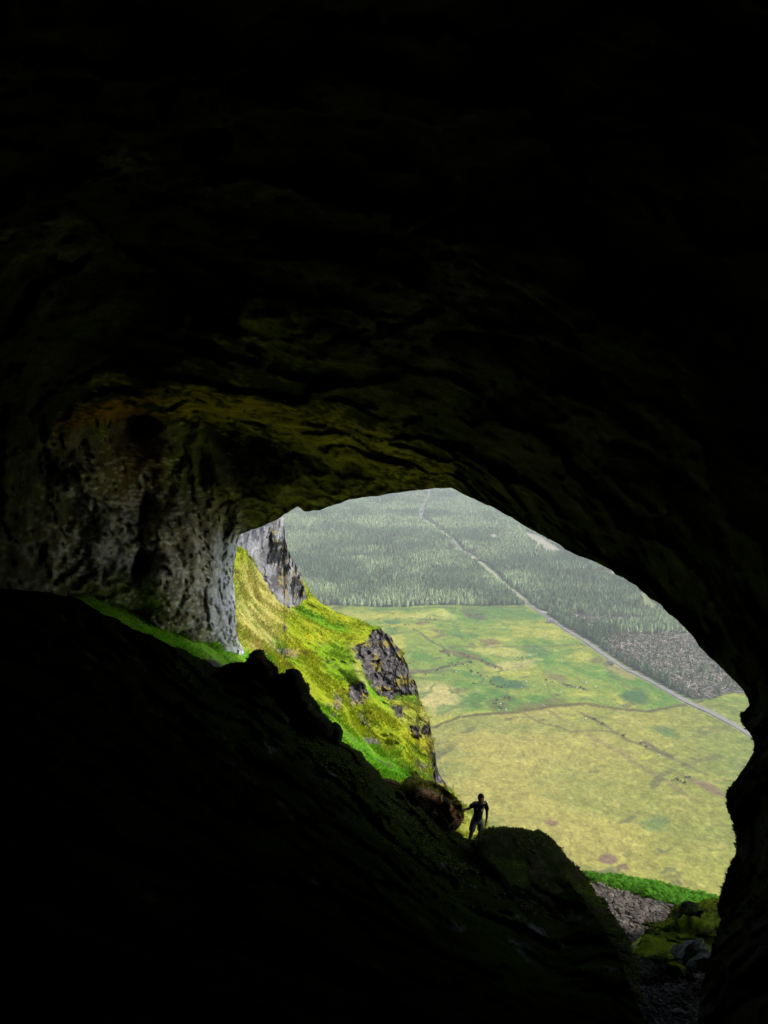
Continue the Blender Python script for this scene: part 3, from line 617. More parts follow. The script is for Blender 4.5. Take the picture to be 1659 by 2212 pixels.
def forest_density(gx, gy, px, py):
    """0..1 over the ground: where the plantation stands."""
    n = fbm(p3(gx / 22, gy / 22, 5), 3)
    left = inpoly(px, py - n * 3, [(300, 900), (300, 1309), (1134, 1308), (1136, 1296), (1136, 900)]) | (py < 1300) & (px > 1130)
    re = np.interp(px, [p[0] for p in RIGHTEDGE], [p[1] for p in RIGHTEDGE])
    d = np.where(px > 1135, py < re - 2, left).astype(float)
    ld = dline(px, py, LANE); d *= ld > np.clip((py - 1050) * .03 + 3.5, 4.0, 8)
    for pl in CLEAR: d *= ~inpoly(px + n * 6, py + n * 3, pl)
    wm_ = inpoly(px + n * 40, py + n * 22, W1)
    d *= np.where(wm_, .13, 1); d *= np.where(inpoly(px + n * 8, py + n * 4, W2), .22, 1)
    for t in TRK: d *= np.where(dline(px, py, t) < 3.4, 0, 1)
    # thin rides and glades inside the plantation
    d *= np.where(fbm(p3(gx / 55, gy / 90, 21), 3) < -.42, .25, 1)
    for r_ in (Z2([(330, 620), (480, 760), (610, 850)]), Z2([(600, 330), (660, 400), (700, 450)]), Z2([(180, 480), (420, 490)])): d *= np.where(dline(px, py, r_) < 2, .1, 1)
    return d
G = []
for d0, d1, sp in ((480, 1150, 3.6), (1150, 1600, 4.0), (1600, 2100, 4.6), (2100, 2900, 5.6)):
    nx = int(2 * d1 * .62 / sp); ny = int((d1 - d0) / sp)
    gx, gy = np.meshgrid((np.arange(nx) - nx * .28) * sp, d0 + np.arange(ny) * sp, indexing='ij')
    gx = gx.ravel() + rng.normal(0, sp * .27, gx.size); gy = gy.ravel() + rng.normal(0, sp * .27, gy.size)
    g = np.hypot(gx, gy); k = (g >= d0) & (g < d1); gx, gy = gx[k], gy[k]
    px, py = proj(p3(gx, gy)); k = (px > 585) & (px < 1720) & (py > 1035)
    # only what can be seen through the mouth of the cave, with a wide margin to the sides
    top = np.interp(px, [560, 610, 660, 750, 975, 1130, 1275, 1430, 1580, 1720], [1150, 1090, 1075, 1050, 1030, 1095, 1165, 1255, 1400, 1560])
    k &= py > top
    gx, gy, px, py = gx[k], gy[k], px[k], py[k]
    k = rng.random(len(gx)) < forest_density(gx, gy, px, py)
    G.append(np.stack([gx[k], gy[k]], 1))
G = np.concatenate(G); gd = np.hypot(G[:, 0], G[:, 1]); N_T = len(G)
px, py = proj(p3(G[:, 0], G[:, 1]))
stand = fbm(p3(G[:, 0] / 45, G[:, 1] / 45, 2), 3)
hT = (9.6 + stand * 2.6 + rng.normal(0, 1.1, N_T)) * .95 * (1 + .12 * sm(1200, 2200, gd)); hT = np.clip(hT, 5, 15)
inW = inpoly(px, py, W1) | inpoly(px, py, W2); hT = np.where(inW, hT * rng.uniform(.45, .95, N_T), hT)
mott = fbm(p3(G[:, 0] / 95, G[:, 1] / 150, 31), 4)
tint = np.clip(.5 + stand * .8 + mott * 1.6 + rng.normal(0, .25, N_T), 0, 1)[:, None]
cT = np.array((.12, .18, .092)) * (1 - tint) + np.array((.32, .395, .205)) * tint
cT *= np.clip(rng.normal(1, .26, N_T), .4, 1.7)[:, None]
brn = rng.random(N_T) < np.where(inW, .55, .05); cT[brn] = np.array((.15, .125, .085)) * rng.uniform(.7, 1.2, brn.sum())[:, None]
pos = np.concatenate([G, zval(G[:, 0], G[:, 1])[:, None] - .1], 1)
rot = rng.uniform(0, 6.28, N_T)
# the 300 that show largest stand as trees of their own
vis = inpoly(px, py - 6, VIS) & inpoly(px, py, VIS)
spur = np.interp(px, ct[:, 0], ct[:, 1]); vis &= py < spur - 1
order = np.argsort(gd + np.where(vis, 0, 1e6)); first = order[:300]; rest = np.ones(N_T, bool); rest[first] = False
near_u = [conifer_unit(7, 6, s, slim=.285, bare=b) for s, b in ((1, .05), (2, .10), (3, .22), (4, .04))]
mid_u = [conifer_unit(5, 5, s, slim=.285) for s in (5, 6, 7)]
far_u = [conifer_unit(4, 4, s, slim=.31) for s in (8, 9)]
units = near_u + mid_u + far_u
which = np.where(gd < 1000, rng.integers(0, 4, N_T), np.where(gd < 1450, 4 + rng.integers(0, 3, N_T), 7 + rng.integers(0, 2, N_T)))
Vt, Ft, Ct = scatter(units, pos[rest], hT[rest], rot[rest], cT[rest], which[rest])
structure(mesh_np('forest', Vt, Ft, M['needle'], col=Ct, smooth=False), 'stuff')
tree_mesh = {}
tones = [np.array((.08, .13, .068)), np.array((.17, .22, .115)), np.array((.16, .135, .09))]
for i in first:
    k = int(rng.integers(0, 4)); tn = 2 if brn[i] else int(tint[i, 0] > .5)
    if (k, tn) not in tree_mesh:
        uv, uf, uc = near_u[k]; tree_mesh[k, tn] = mesh_np('conifer', uv, uf, M['needle'], col=uc * tones[tn], smooth=False, link=False)
    o = bpy.data.objects.new('conifer_tree', tree_mesh[k, tn]); COL.objects.link(o)
    o.location = pos[i]; o.rotation_euler = (rng.normal(0, .03), rng.normal(0, .03), rot[i]); o.scale = (hT[i], hT[i], hT[i])
    tag(o, 'conifer standing beside the valley road and along the near edge of the plantation', 'conifer', 'conifers at the near edge of the plantation')

def leafy_unit(seed, n, leaf, sq=.8, trunk=True, core=True):
    """unit-size broadleaf crown made of leaf clumps spread through lobes (radius about .5, height about 1)."""
    r_ = np.random.default_rng(seed); V, Fc, C = [], [], []
    lobes = [(r_.normal(0, .17), r_.normal(0, .17), .48 + r_.normal(0, .14), r_.uniform(.2, .34)) for _ in range(7)]
    for i in range(n):
        x, y, z, r0 = lobes[i % 7]; d = unit(r_.normal(size=3)); p = np.array((x, y, z)) + d * r0 * r_.uniform(.75, 1.05) * np.array((1, 1, sq))
        a = unit(np.cross(d, r_.normal(size=3))); b = np.cross(d, a); s = leaf * r_.uniform(.6, 1.4); k = len(V)
        b = b * .6 + d * r_.normal(0, .5)
        V += [p - a * s, p + b * s, p + a * s, p - b * s]; Fc.append((k, k + 1, k + 2, k + 3)); t = r_.uniform(.7, 1.25); C += [(t, t, t)] * 4
    if trunk:
        k = len(V)
        for z, r0 in ((-.05, .04), (.5, .02)):
            for a in range(4): V.append((math.cos(a * 1.57) * r0, math.sin(a * 1.57) * r0, z)); C.append((.7, .55, .45))
        for a in range(4): Fc.append((k + a, k + (a + 1) % 4, k + 4 + (a + 1) % 4, k + 4 + a))
    return np.array(V), np.array(Fc), np.array(C)
broad = [leafy_unit(s, 110, .11) for s in (31, 32, 33)]
bm_ = [mesh_np('broadleaf', u[0], u[1], M['needle'], col=u[2] * np.array(cc), smooth=False, link=False) for u, cc in zip(broad, ((.22, .27, .13), (.28, .31, .17), (.18, .23, .11)))]
lane = resample(LANE, 3.0); n_b = 0
for k, (x, y) in enumerate(lane):
    if y > 1215 or y < 1050: continue
    for _ in range(2):
        side = rng.choice((-1, 1)); X0 = x + side * rng.uniform(5, 13) * (.6 + (y - 1050) / 250) + rng.normal(0, 2); Y0 = y + rng.normal(0, 1.8)
        g = ground(X0, Y0); s = rng.uniform(4.5, 8)
        o = bpy.data.objects.new('broadleaf_tree', bm_[int(rng.integers(3))]); COL.objects.link(o); n_b += 1
        o.location = (g[0], g[1], float(zval(g[0], g[1])) - .2); o.rotation_euler = (0, 0, rng.uniform(0, 6)); o.scale = (s, s, s * .9)
        tag(o, 'pale green rounded broadleaf tree lining the road that cuts through the conifer plantation', 'broadleaf tree', 'broadleaf trees lining the forest road')

# ------------------------------------------------------------------ the blown-down stand
def fallen_unit(seed, nbr=16, r0=.026):
    """unit-length trunk along +x with broken side branches."""
    r_ = np.random.default_rng(seed); V, Fc, C = [], [], []
    def rod(p, q, a, b, c, n=4):
        p, q = np.array(p, float), np.array(q, float); d = unit(q - p); u = unit(np.cross(d, (.13, .2, 1))); v = np.cross(d, u); k = len(V)
        for e, r1 in ((p, a), (q, b)):
            for i in range(n): an = 6.283 * i / n; V.append(e + u * math.cos(an) * r1 + v * math.sin(an) * r1); C.append(c)
        for i in range(n): Fc.append((k + i, k + (i + 1) % n, k + n + (i + 1) % n, k + n + i))
    rod((0, 0, 0), (.55, .01, .01), r0, r0 * .7, (1, 1, 1), 5); rod((.55, .01, .01), (1, -.01, .02), r0 * .7, .004, (.9, .9, .9), 5)
    for i in range(nbr):
        x = r_.uniform(.25, .95); a = r_.uniform(-.4, 3.5); l = .17 * (1.1 - x) + .04
        rod((x, 0, .01), (x + l * .6, math.cos(a) * l, math.sin(a) * l + .01), .007, .002, (.75, .72, .66), 3)
    for i in range(7):                                             # torn root plate
        a = 6.283 * i / 7; rod((0, 0, 0), (-.02, math.cos(a) * .07, math.sin(a) * .07), .012, .003, (.6, .5, .4), 3)
    return np.array(V), np.array(Fc), np.array(C)
fu = [fallen_unit(s) for s in (41, 42, 43)]
fcols = ((.46, .41, .35), (.35, .31, .26), (.56, .51, .45))
fm = [mesh_np('fallen', u[0], u[1], M['deadwood'], col=u[2] * np.array(c_), smooth=False, link=False) for u, c_ in zip(fu, fcols)]
def place_fallen(poly, n):
    out = []; xs_ = [p[0] for p in poly]; ys_ = [p[1] for p in poly]
    while len(out) < n:
        x, y = rng.uniform(min(xs_), max(xs_)), rng.uniform(min(ys_), max(ys_))
        if inpoly(np.array([x]), np.array([y]), poly)[0]: out.append((x, y))
    return np.array(out)
pf = np.concatenate([place_fallen(W1, 640), place_fallen(W2, 110)])
gF = ground(pf[:, 0], pf[:, 1]); gF[:, 2] = zval(gF[:, 0], gF[:, 1]) + .5
nF = len(pf); lenF = rng.uniform(9, 17, nF); yaw = np.where(rng.random(nF) < .72, rng.normal(-.55, .35, nF), rng.uniform(-1.6, 1.6, nF)); lift = np.clip(rng.normal(.10, .13, nF), 0, .7)
visF = inpoly(pf[:, 0], pf[:, 1], VIS); od = np.argsort(np.hypot(gF[:, 0], gF[:, 1]) + np.where(visF, 0, 1e6))
for i in od[:260]:
    o = bpy.data.objects.new('fallen_tree', fm[int(rng.integers(3))]); COL.objects.link(o)
    o.location = gF[i]; o.rotation_euler = (rng.uniform(0, 6), -lift[i], yaw[i]); o.scale = (lenF[i],) * 3
    tag(o, 'bare pale trunk of a blown-down conifer lying in the flattened stand beside the valley road', 'fallen tree', 'blown-down trunks beside the valley road')
Vs, Fs, Cs, off = [], [], [], 0
for i in od[260:]:
    u = fu[i % 3]; mtx = np.array(Matrix.Rotation(yaw[i], 3, 'Z') @ Matrix.Rotation(-lift[i], 3, 'Y'))
    Vs.append((u[0] * lenF[i]) @ mtx.T + gF[i]); Fs.append(u[1] + off); Cs.append(u[2] * np.array(fcols[i % 3])); off += len(u[0])
brush = leafy_unit(51, 40, .2, trunk=False)
pb = np.concatenate([place_fallen(W1, 2600), place_fallen(W2, 200)]); gB = ground(pb[:, 0], pb[:, 1]); gB[:, 2] = zval(gB[:, 0], gB[:, 1]) - .3
nB = len(pb); cB = np.where((rng.random(nB) < .55)[:, None], np.array((.33, .285, .23)), np.array((.15, .165, .10))) * rng.uniform(.6, 1.3, nB)[:, None]
b1, b2, b3 = scatter([brush], gB, rng.uniform(1.5, 4.2, nB), rng.uniform(0, 6, nB), cB, np.zeros(nB, int), rng.uniform(2.5, 5, nB))
Vs.append(b1); Fs.append(b2 + off); Cs.append(b3)
structure(mesh_np('windthrow_debris', np.concatenate(Vs), np.concatenate(Fs), M['deadwood'], col=np.concatenate(Cs), smooth=False), 'stuff')

# ------------------------------------------------------------------ shrubs, sheep and the old pen out on the pasture
shrub_m = [mesh_np('shrub', u[0], u[1], M['needle'], col=u[2] * np.array(c_), smooth=False, link=False) for u, c_ in zip([leafy_unit(s, 70, .14, .7, trunk=False) for s in (61, 62)], ((.045, .08, .028), (.08, .095, .035)))]
sp_ = Z5([(400, 330), (425, 345), (455, 350), (470, 335), (390, 355), (345, 355), (360, 340), (470, 380), (482, 384), (510, 390), (530, 405), (552, 412), (570, 440), (590, 455), (612, 462), (632, 470), (650, 455), (480, 450), (385, 345), (375, 385), (605, 540), (590, 555), (620, 570), (635, 580), (650, 560), (655, 525), (680, 530), (60, 140), (35, 130), (75, 135), (120, 125), (140, 130),
          (320, 270), (345, 285), (355, 292), (410, 285), (430, 290), (455, 297), (490, 312), (530, 330), (560, 342), (600, 358), (740, 300), (755, 306), (770, 310), (290, 375), (310, 362), (330, 358), (225, 395), (1075, 480), (1060, 470), (880, 430), (905, 440), (1000, 460), (460, 330), (1215, 325), (1235, 335), (1140, 640), (1175, 660), (1290, 730), (1390, 770), (1420, 785), (1560, 970), (1590, 975), (1625, 985), (1580, 965), (1640, 960), (210, 130), (245, 92), (275, 95), (500, 70), (520, 65), (470, 80)])
for x, y in sp_:
    for _ in range(2):
        g = ground(x + rng.normal(0, 2.2), y + rng.normal(0, .9)); s = rng.uniform(.7, 1.7)
        o = bpy.data.objects.new('shrub', shrub_m[int(rng.integers(2))]); COL.objects.link(o)
        o.location = (g[0], g[1], float(zval(g[0], g[1])) - .3 * s * .3); o.rotation_euler = (0, 0, rng.uniform(0, 6)); o.scale = (s * 1.3, s * 1.3, s)
        tag(o, 'small dark shrub dotted along the ditches of the green pasture', 'shrub', 'dark shrubs on the pasture')
for (x, y) in Z5([(1215, 325), (1222, 322)]):
    g = ground(x, y); o = bpy.data.objects.new('shrub', mesh_np('pale_shrub', broad[0][0], broad[0][1], M['needle'], col=broad[0][2] * .42, smooth=False, link=False)); COL.objects.link(o)
    o.location = (g[0], g[1], float(zval(g[0], g[1]))); o.scale = (3.4, 3.4, 2.6)
    tag(o, 'whitish flowering bush beside the dark thicket at the field edge near the valley road', 'bush', 'whitish bushes at the field edge')
def sheep_mesh():
    bm = bmesh.new()
    def ell(c, r, seg=10, rot=0):
        m = Matrix.Translation(c) @ Matrix.Rotation(rot, 4, 'Y') @ Matrix.Diagonal((*r, 1)); bmesh.ops.create_uvsphere(bm, u_segments=seg, v_segments=6, radius=1, matrix=m)
    ell((0, 0, .62), (.52, .27, .29)); ell((.30, 0, .68), (.26, .24, .26)); ell((.56, 0, .80), (.14, .12, .15), 8); ell((.72, 0, .80), (.15, .075, .085), 8, .5)
    for x in (-.32, .3):
        for y in (-.14, .14): bmesh.ops.create_cone(bm, segments=6, radius1=.035, radius2=.06, depth=.44, cap_ends=True, matrix=Matrix.Translation((x, y, .22)))
    for y in (-.1, .1): ell((.62, y, .87), (.03, .07, .025), 6)
    ell((-.53, 0, .58), (.05, .05, .14), 6)
    for v in bm.verts: v.co += Vector((math.sin(v.co.y * 31 + v.co.z * 27), math.sin(v.co.x * 29 + v.co.z * 23), math.sin(v.co.x * 25 + v.co.y * 33))) * .012
    me = bpy.data.meshes.new('sheep'); bm.to_mesh(me); bm.free(); me.materials.append(M['wool']); return me
M['wool'] = mat('sheep_wool', (.82, .79, .72), rough=1, spec=0, noise=[(9, 4, .15)])
sh_m = sheep_mesh()
shp = ZA([(242, 527), (385, 553), (180, 620), (505, 647), (506, 655), (540, 693), (122, 672), (128, 665), (136, 675), (165, 752), (374, 712), (100, 870), (68, 915), (534, 862), (535, 872), (411, 902), (468, 910), (604, 903), (45, 752), (40, 672), (30, 690), (66, 452), (512, 982), (540, 992), (20, 778), (352, 945), (230, 1040)]) + \
      Z5([(500, 496), (508, 490), (620, 590), (660, 590), (415, 632), (480, 400), (630, 560), (770, 445), (390, 385), (870, 460), (1070, 280), (730, 110), (740, 120), (625, 75), (445, 85), (960, 330), (560, 330), (640, 285), (300, 170), (1090, 640), (1486, 838), (870, 190)])
for x, y in shp:
    g = ground(x, y); o = bpy.data.objects.new('sheep', sh_m); COL.objects.link(o); s = rng.uniform(1.05, 1.3)
    o.location = (g[0], g[1], float(zval(g[0], g[1])) - .02); o.rotation_euler = (0, 0, rng.uniform(0, 6.28)); o.scale = (s, s, s)
    tag(o, 'white sheep grazing out on the green valley pasture', 'sheep', 'sheep on the valley pasture')
# roofless stone pen beside the road
g0 = ground(*ZA([(288, 428)])[0]); e0 = empty('stone_ruin', (g0[0], g0[1], float(zval(g0[0], g0[1])))); e0.rotation_euler = (0, 0, R(-32))
M['wallstone'] = mat('wall_stone', (.30, .29, .27), rough=.95, noise=[(1.5, 6, .35), (.3, 4, .2)], bump=[(2, .8, .2)])
def rough_wall(L, h, t, seed):
    n = max(4, int(L / .8)); V = []; r_ = np.random.default_rng(seed)
    for i in range(n + 1):
        x = L * (i / n - .5); hh = h * r_.uniform(.55, 1.0); a = r_.normal(0, .06)
        V += [(x, -t / 2 + a, -.4), (x, -t / 2 * .8 + a, hh), (x, t / 2 * .8 + a, hh + r_.normal(0, .08)), (x, t / 2 + a, -.4)]
    return np.array(V)
for nm, L, loc, rz, h in (('wall', 9.4, (0, -2.6, 0), 0, 1.9), ('wall', 9.4, (0, 2.6, 0), 0, 2.3), ('gable', 4.5, (-4.4, 0, 0), 90, 2.8), ('gable', 4.5, (4.4, 0, 0), 90, 2.4), ('partition', 4.5, (1.0, 0, 0), 90, 1.4)):
    V_ = rough_wall(L, h, .7, int(L * 10 + loc[0] * 3 + loc[1])); n4 = len(V_) // 4
    fl = gridfaces(n4, 4); caps = np.array([(0, 1, 2, 3), (len(V_) - 1, len(V_) - 2, len(V_) - 3, len(V_) - 4)])
    o = mesh_np(nm, V_, np.concatenate([fl, caps]), M['wallstone'], parent=e0, smooth=False); o.location = loc; o.rotation_euler = (0, 0, R(rz))
tag(e0, 'roofless ruin of a small grey stone building beside the valley road', 'ruin')
# ------------------------------------------------------------------ boulders
def boulder(name, outline, depth, thick, m, colfn, label, cat, noise=.18, seed=0, box=.55, nth=140, nph=44, lean=0.0, group=None):
    """a rounded solid whose outline follows OUTLINE; depth(px,py) is its middle along the view axis, thick its half depth in metres."""
    O = resample(list(outline) + [outline[0]], 1.0)[:-1]; cx, cy_ = O.mean(0)
    ii = np.linspace(0, len(O), nth, endpoint=False); ox = np.interp(ii, range(len(O) + 1), np.append(O[:, 0], O[0, 0])) - cx; oy = np.interp(ii, range(len(O) + 1), np.append(O[:, 1], O[0, 1])) - cy_
    ph = np.linspace(-math.pi / 2, math.pi / 2, nph)
    cs = np.abs(np.cos(ph)) ** box; sn = np.sin(ph)
    PXb = cx + ox[:, None] * cs[None]; PYb = cy_ + oy[:, None] * cs[None]
    D0 = depth(PXb, PYb) if callable(depth) else np.full_like(PXb, depth)
    Pc = at(PXb, PYb, D0) + sn[None, :, None] * thick * np.array([0, math.cos(R(20)), -math.sin(R(20)) - lean])
    q = Pc + seed * 13.7
    nn = facets(q * .8 + fbm(q * .6, 3)[..., None] * .3, 1.1, .5) * noise * 2.6 + facets(q * 2.1 + fbm(q, 3)[..., None] * .4, 1.1, .5) * noise * 1.1 + fbm(q * 4, 4) * noise * .5
    ctr = Pc.mean((0, 1)); Pc = Pc + unit(Pc - ctr) * nn[..., None] * (.35 + .65 * (1 - cs) ** .5)[None, :, None]
    Fb = gridfaces(nth, nph); i = np.arange(nth * nph).reshape(nth, nph)
    wrap = np.stack([i[-1, :-1], i[0, :-1], i[0, 1:], i[-1, 1:]], -1)
    V = Pc.reshape(-1, 3)
    c = colfn(V, *proj(V))
    base = V.mean(0)
    o = mesh_np(name, V - base, np.concatenate([Fb, wrap]), m, col=c); o.location = base
    tag(o, label, cat, group); return o, V, c
def col_dark(V, px, py):
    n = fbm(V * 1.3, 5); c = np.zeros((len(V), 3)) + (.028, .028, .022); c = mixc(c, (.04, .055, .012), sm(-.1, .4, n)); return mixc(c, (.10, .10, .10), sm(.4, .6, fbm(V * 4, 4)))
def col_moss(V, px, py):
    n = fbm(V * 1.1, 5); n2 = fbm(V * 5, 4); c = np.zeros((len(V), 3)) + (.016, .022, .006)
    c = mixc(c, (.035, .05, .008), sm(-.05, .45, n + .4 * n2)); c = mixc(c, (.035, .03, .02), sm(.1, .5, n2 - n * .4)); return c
def col_brown(V, px, py):
    n = fbm(V * 1.2, 5); n2 = fbm(V * 4, 4); c = np.zeros((len(V), 3)) + (.07, .055, .035)
    st = np.exp(-(dline(px + n * 4, py + n2 * 4, Z4([(1250, 945), (1340, 970), (1400, 1030), (1450, 1080), (1500, 1130)])) / 9) ** 2)
    c = mixc(c, (.70, .36, .15), st * (1.0 + n2)); c = mixc(c, (.30, .26, .22), np.exp(-(dline(px, py, Z4([(1190, 935), (1225, 985), (1250, 1000)])) / 4) ** 2) * (.6 + n2))
    edge = np.interp(px, [870, 890, 930, 960, 985, 1001], [1696, 1690, 1694, 1708, 1726, 1752]); c = mixc(c, (.22, .20, .02), sm(22, 6, py - edge + n2 * 12)); return mixc(c, (.02, .02, .016), sm(.1, .5, n2 - n))
def col_rust(V, px, py):
    n = fbm(V * 2, 5); c = np.zeros((len(V), 3)) + (.12, .085, .04); return mixc(c, (.05, .06, .015), sm(-.1, .4, n))
M['boulder'] = mat('boulder_rock', attr=True, rough=1, spec=0, noise=[(2, 7, .35), (9, 5, .35)], bump=[(3, .8, .15), (14, .8, .03)])
MOSSY = []
BL = [(1014, 1824), (1030, 1808), (1050, 1796), (1085, 1788), (1105, 1789), (1125, 1792), (1160, 1797), (1178, 1806), (1190, 1815), (1210, 1838), (1230, 1860), (1250, 1880), (1268, 1898), (1290, 1937), (1305, 1965), (1320, 1987), (1336, 2015), (1350, 2042), (1362, 2065), (1369, 2085), (1372, 2110), (1376, 2150), (1340, 2170), (1250, 2120), (1150, 2010), (1080, 1910), (1035, 1855)]
dB = lambda px, py: np.interp(py, [1780, 1830, 1900, 2000, 2120, 2200], [24.4, 23.6, 22, 19.2, 16.4, 14.8]) + (px - 1200) * .002
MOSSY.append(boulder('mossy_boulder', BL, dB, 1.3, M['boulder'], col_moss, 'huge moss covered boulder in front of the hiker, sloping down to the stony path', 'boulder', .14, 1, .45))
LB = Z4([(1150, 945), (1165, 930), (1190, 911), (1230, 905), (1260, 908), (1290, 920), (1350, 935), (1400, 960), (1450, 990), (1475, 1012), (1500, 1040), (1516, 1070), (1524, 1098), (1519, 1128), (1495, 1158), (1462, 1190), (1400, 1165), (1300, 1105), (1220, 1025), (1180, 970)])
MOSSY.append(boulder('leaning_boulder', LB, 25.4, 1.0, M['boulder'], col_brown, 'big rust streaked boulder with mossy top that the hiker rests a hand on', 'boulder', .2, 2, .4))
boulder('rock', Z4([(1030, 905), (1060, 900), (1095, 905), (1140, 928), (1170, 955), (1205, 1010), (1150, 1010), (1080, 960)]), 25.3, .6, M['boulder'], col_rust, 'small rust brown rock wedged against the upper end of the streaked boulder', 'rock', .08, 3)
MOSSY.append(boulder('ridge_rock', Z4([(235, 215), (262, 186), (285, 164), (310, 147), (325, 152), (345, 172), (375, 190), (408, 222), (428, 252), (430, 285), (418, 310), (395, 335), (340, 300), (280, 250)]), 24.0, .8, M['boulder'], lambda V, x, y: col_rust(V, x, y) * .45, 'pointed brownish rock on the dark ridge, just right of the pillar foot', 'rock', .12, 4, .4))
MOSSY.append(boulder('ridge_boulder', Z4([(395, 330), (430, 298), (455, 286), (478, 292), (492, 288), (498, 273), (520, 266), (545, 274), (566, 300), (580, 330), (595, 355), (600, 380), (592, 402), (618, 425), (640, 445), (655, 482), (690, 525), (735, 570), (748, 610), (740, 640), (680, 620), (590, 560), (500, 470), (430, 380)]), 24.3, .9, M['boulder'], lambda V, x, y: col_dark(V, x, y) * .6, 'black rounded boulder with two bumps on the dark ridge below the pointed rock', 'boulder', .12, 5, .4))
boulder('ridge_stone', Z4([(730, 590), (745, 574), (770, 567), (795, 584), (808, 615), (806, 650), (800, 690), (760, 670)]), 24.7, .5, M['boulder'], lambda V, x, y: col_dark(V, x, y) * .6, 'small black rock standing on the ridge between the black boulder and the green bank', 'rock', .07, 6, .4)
dR = lambda px, py: np.interp(py, [1940, 2000, 2050, 2090], [22.6, 20.6, 19.2, 18.2])
MOSSY.append(boulder('mossy_rock', ZC([(560, 700), (620, 630), (665, 588), (720, 576), (790, 574), (850, 566), (905, 520), (960, 475), (1010, 440), (1060, 410), (1150, 378), (1240, 362), (1330, 370), (1400, 420), (1400, 620), (1260, 700), (1130, 745), (1000, 800), (900, 850), (830, 870), (785, 800), (770, 725), (660, 720)]), dR, 1.0, M['boulder'], lambda V, x, y: mixc(np.zeros((len(V), 3)) + (.13, .17, .012), (.025, .028, .01), sm(-.12, .25, fbm(V * 2.6, 5) + .7 * fbm(V * 7, 4))), 'lumpy rock under bright green moss beside the stony path, against the cave wall', 'rock', .26, 7, .5))
boulder('dark_rock', ZC([(955, 495), (985, 430), (1010, 405), (1060, 390), (1105, 400), (1110, 425), (1070, 455), (1010, 490)]), 20.9, .4, M['boulder'], col_dark, 'small dark rock perched on the top edge of the moss covered rock', 'rock', .06, 8)
boulder('bare_rock', ZC([(950, 835), (985, 805), (1040, 768), (1100, 742), (1150, 735), (1180, 800), (1150, 850), (1100, 870), (1020, 860)]), 17.4, .5, M['boulder'], lambda V, x, y: mixc(np.zeros((len(V), 3)) + (.17, .17, .15), (.08, .10, .03), sm(0, .4, fbm(V * 2, 4))), 'smooth bare grey rock below the moss covered rock at the foot of the wall', 'rock', .22, 9, .4)
boulder('low_rock', ZC([(790, 900), (830, 868), (900, 872), (960, 890), (1040, 940), (1030, 985), (950, 985), (880, 960), (810, 930)]), 16.9, .4, M['boulder'], lambda V, x, y: mixc(col_moss(V, x, y) * .7, (.13, .12, .11), sm(.0, .4, fbm(V * 3, 4))), 'low jagged mossy rock in the dark stony path, below the bare grey rock', 'rock', .3, 10, .4)

# ------------------------------------------------------------------ loose stones of the path
def stone_unit(seed):
    r_ = np.random.default_rng(seed); bm = bmesh.new(); bmesh.ops.create_icosphere(bm, subdivisions=2, radius=1)
    pl = [(unit(r_.normal(size=3)), r_.uniform(.45, .8)) for _ in range(9)]
    for v in bm.verts:
        p = np.array(v.co)
        for n, d in pl:
            e = p @ n - d
            if e > 0: p = p - n * e
        v.co = p * np.array((1.25, .85, .6))
    V = np.array([v.co[:] for v in bm.verts]); Fc = np.array([[v.index for v in f.verts] for f in bm.faces]); bm.free()
    return V, Fc, np.ones((len(V), 3))
su = [stone_unit(s) for s in range(6)]
front = Pm[:, nbk:]                                   # the outside ground, without its far side
sel = np.argwhere((mS > .6) & (PX > 1180) & (PX < 1620) & (PY < 2330))
cell = np.linalg.norm(np.cross(front[1:, :-1] - front[:-1, :-1], front[:-1, 1:] - front[:-1, :-1]), axis=-1); cell = np.pad(cell, ((0, 1), (0, 1)), mode='edge')
NS = 13000; wt = cell[sel[:, 0], sel[:, 1]] / DP[sel[:, 0], sel[:, 1]] ** 1.3; wt = wt / wt.sum()
pick = sel[rng.choice(len(sel), NS, p=wt)]
gp = front[pick[:, 0], pick[:, 1]] + rng.normal(0, .04, (NS, 3)) * (1, 1, 0)
size = np.clip(rng.lognormal(-3.0, .5, NS), .018, .2) * np.clip(DP[pick[:, 0], pick[:, 1]] / 26, .35, 1)
path_c = dline(PX[pick[:, 0], pick[:, 1]], PY[pick[:, 0], pick[:, 1]], ZC([(960, 470), (760, 520), (640, 620), (620, 800), (740, 950)])); size *= np.where(path_c < 22, .45, 1)
cS = np.array((.088, .077, .066)) * rng.uniform(.45, 1.55, NS)[:, None] + rng.normal(0, .006, (NS, 3))
big = np.argsort(-size)[:160]; restS = np.ones(NS, bool); restS[big] = False
v_, f_, c_ = scatter(su, gp[restS] + np.array((0, 0, .01)), size[restS], rng.uniform(0, 6, restS.sum()), cS[restS], rng.integers(0, 6, restS.sum()))
structure(mesh_np('scree', v_, f_, M['stone'], col=c_, smooth=False), 'stuff')
stm = [mesh_np('loose_stone', u[0], u[1], M['stone'], col=u[2] * np.array((.092, .08, .07)) * t, smooth=False, link=False) for u in su for t in (.7, 1.15)]
for i in big:
    o = bpy.data.objects.new('stone', stm[int(rng.integers(12))]); COL.objects.link(o); o.location = gp[i] + np.array((0, 0, size[i] * .15)); s = size[i]
    o.scale = (s, s, s); o.rotation_euler = (rng.normal(0, .25), rng.normal(0, .25), rng.uniform(0, 6))
    tag(o, 'larger angular grey stone lying loose on the scree path below the ferns', 'stone', 'larger loose stones on the scree path')

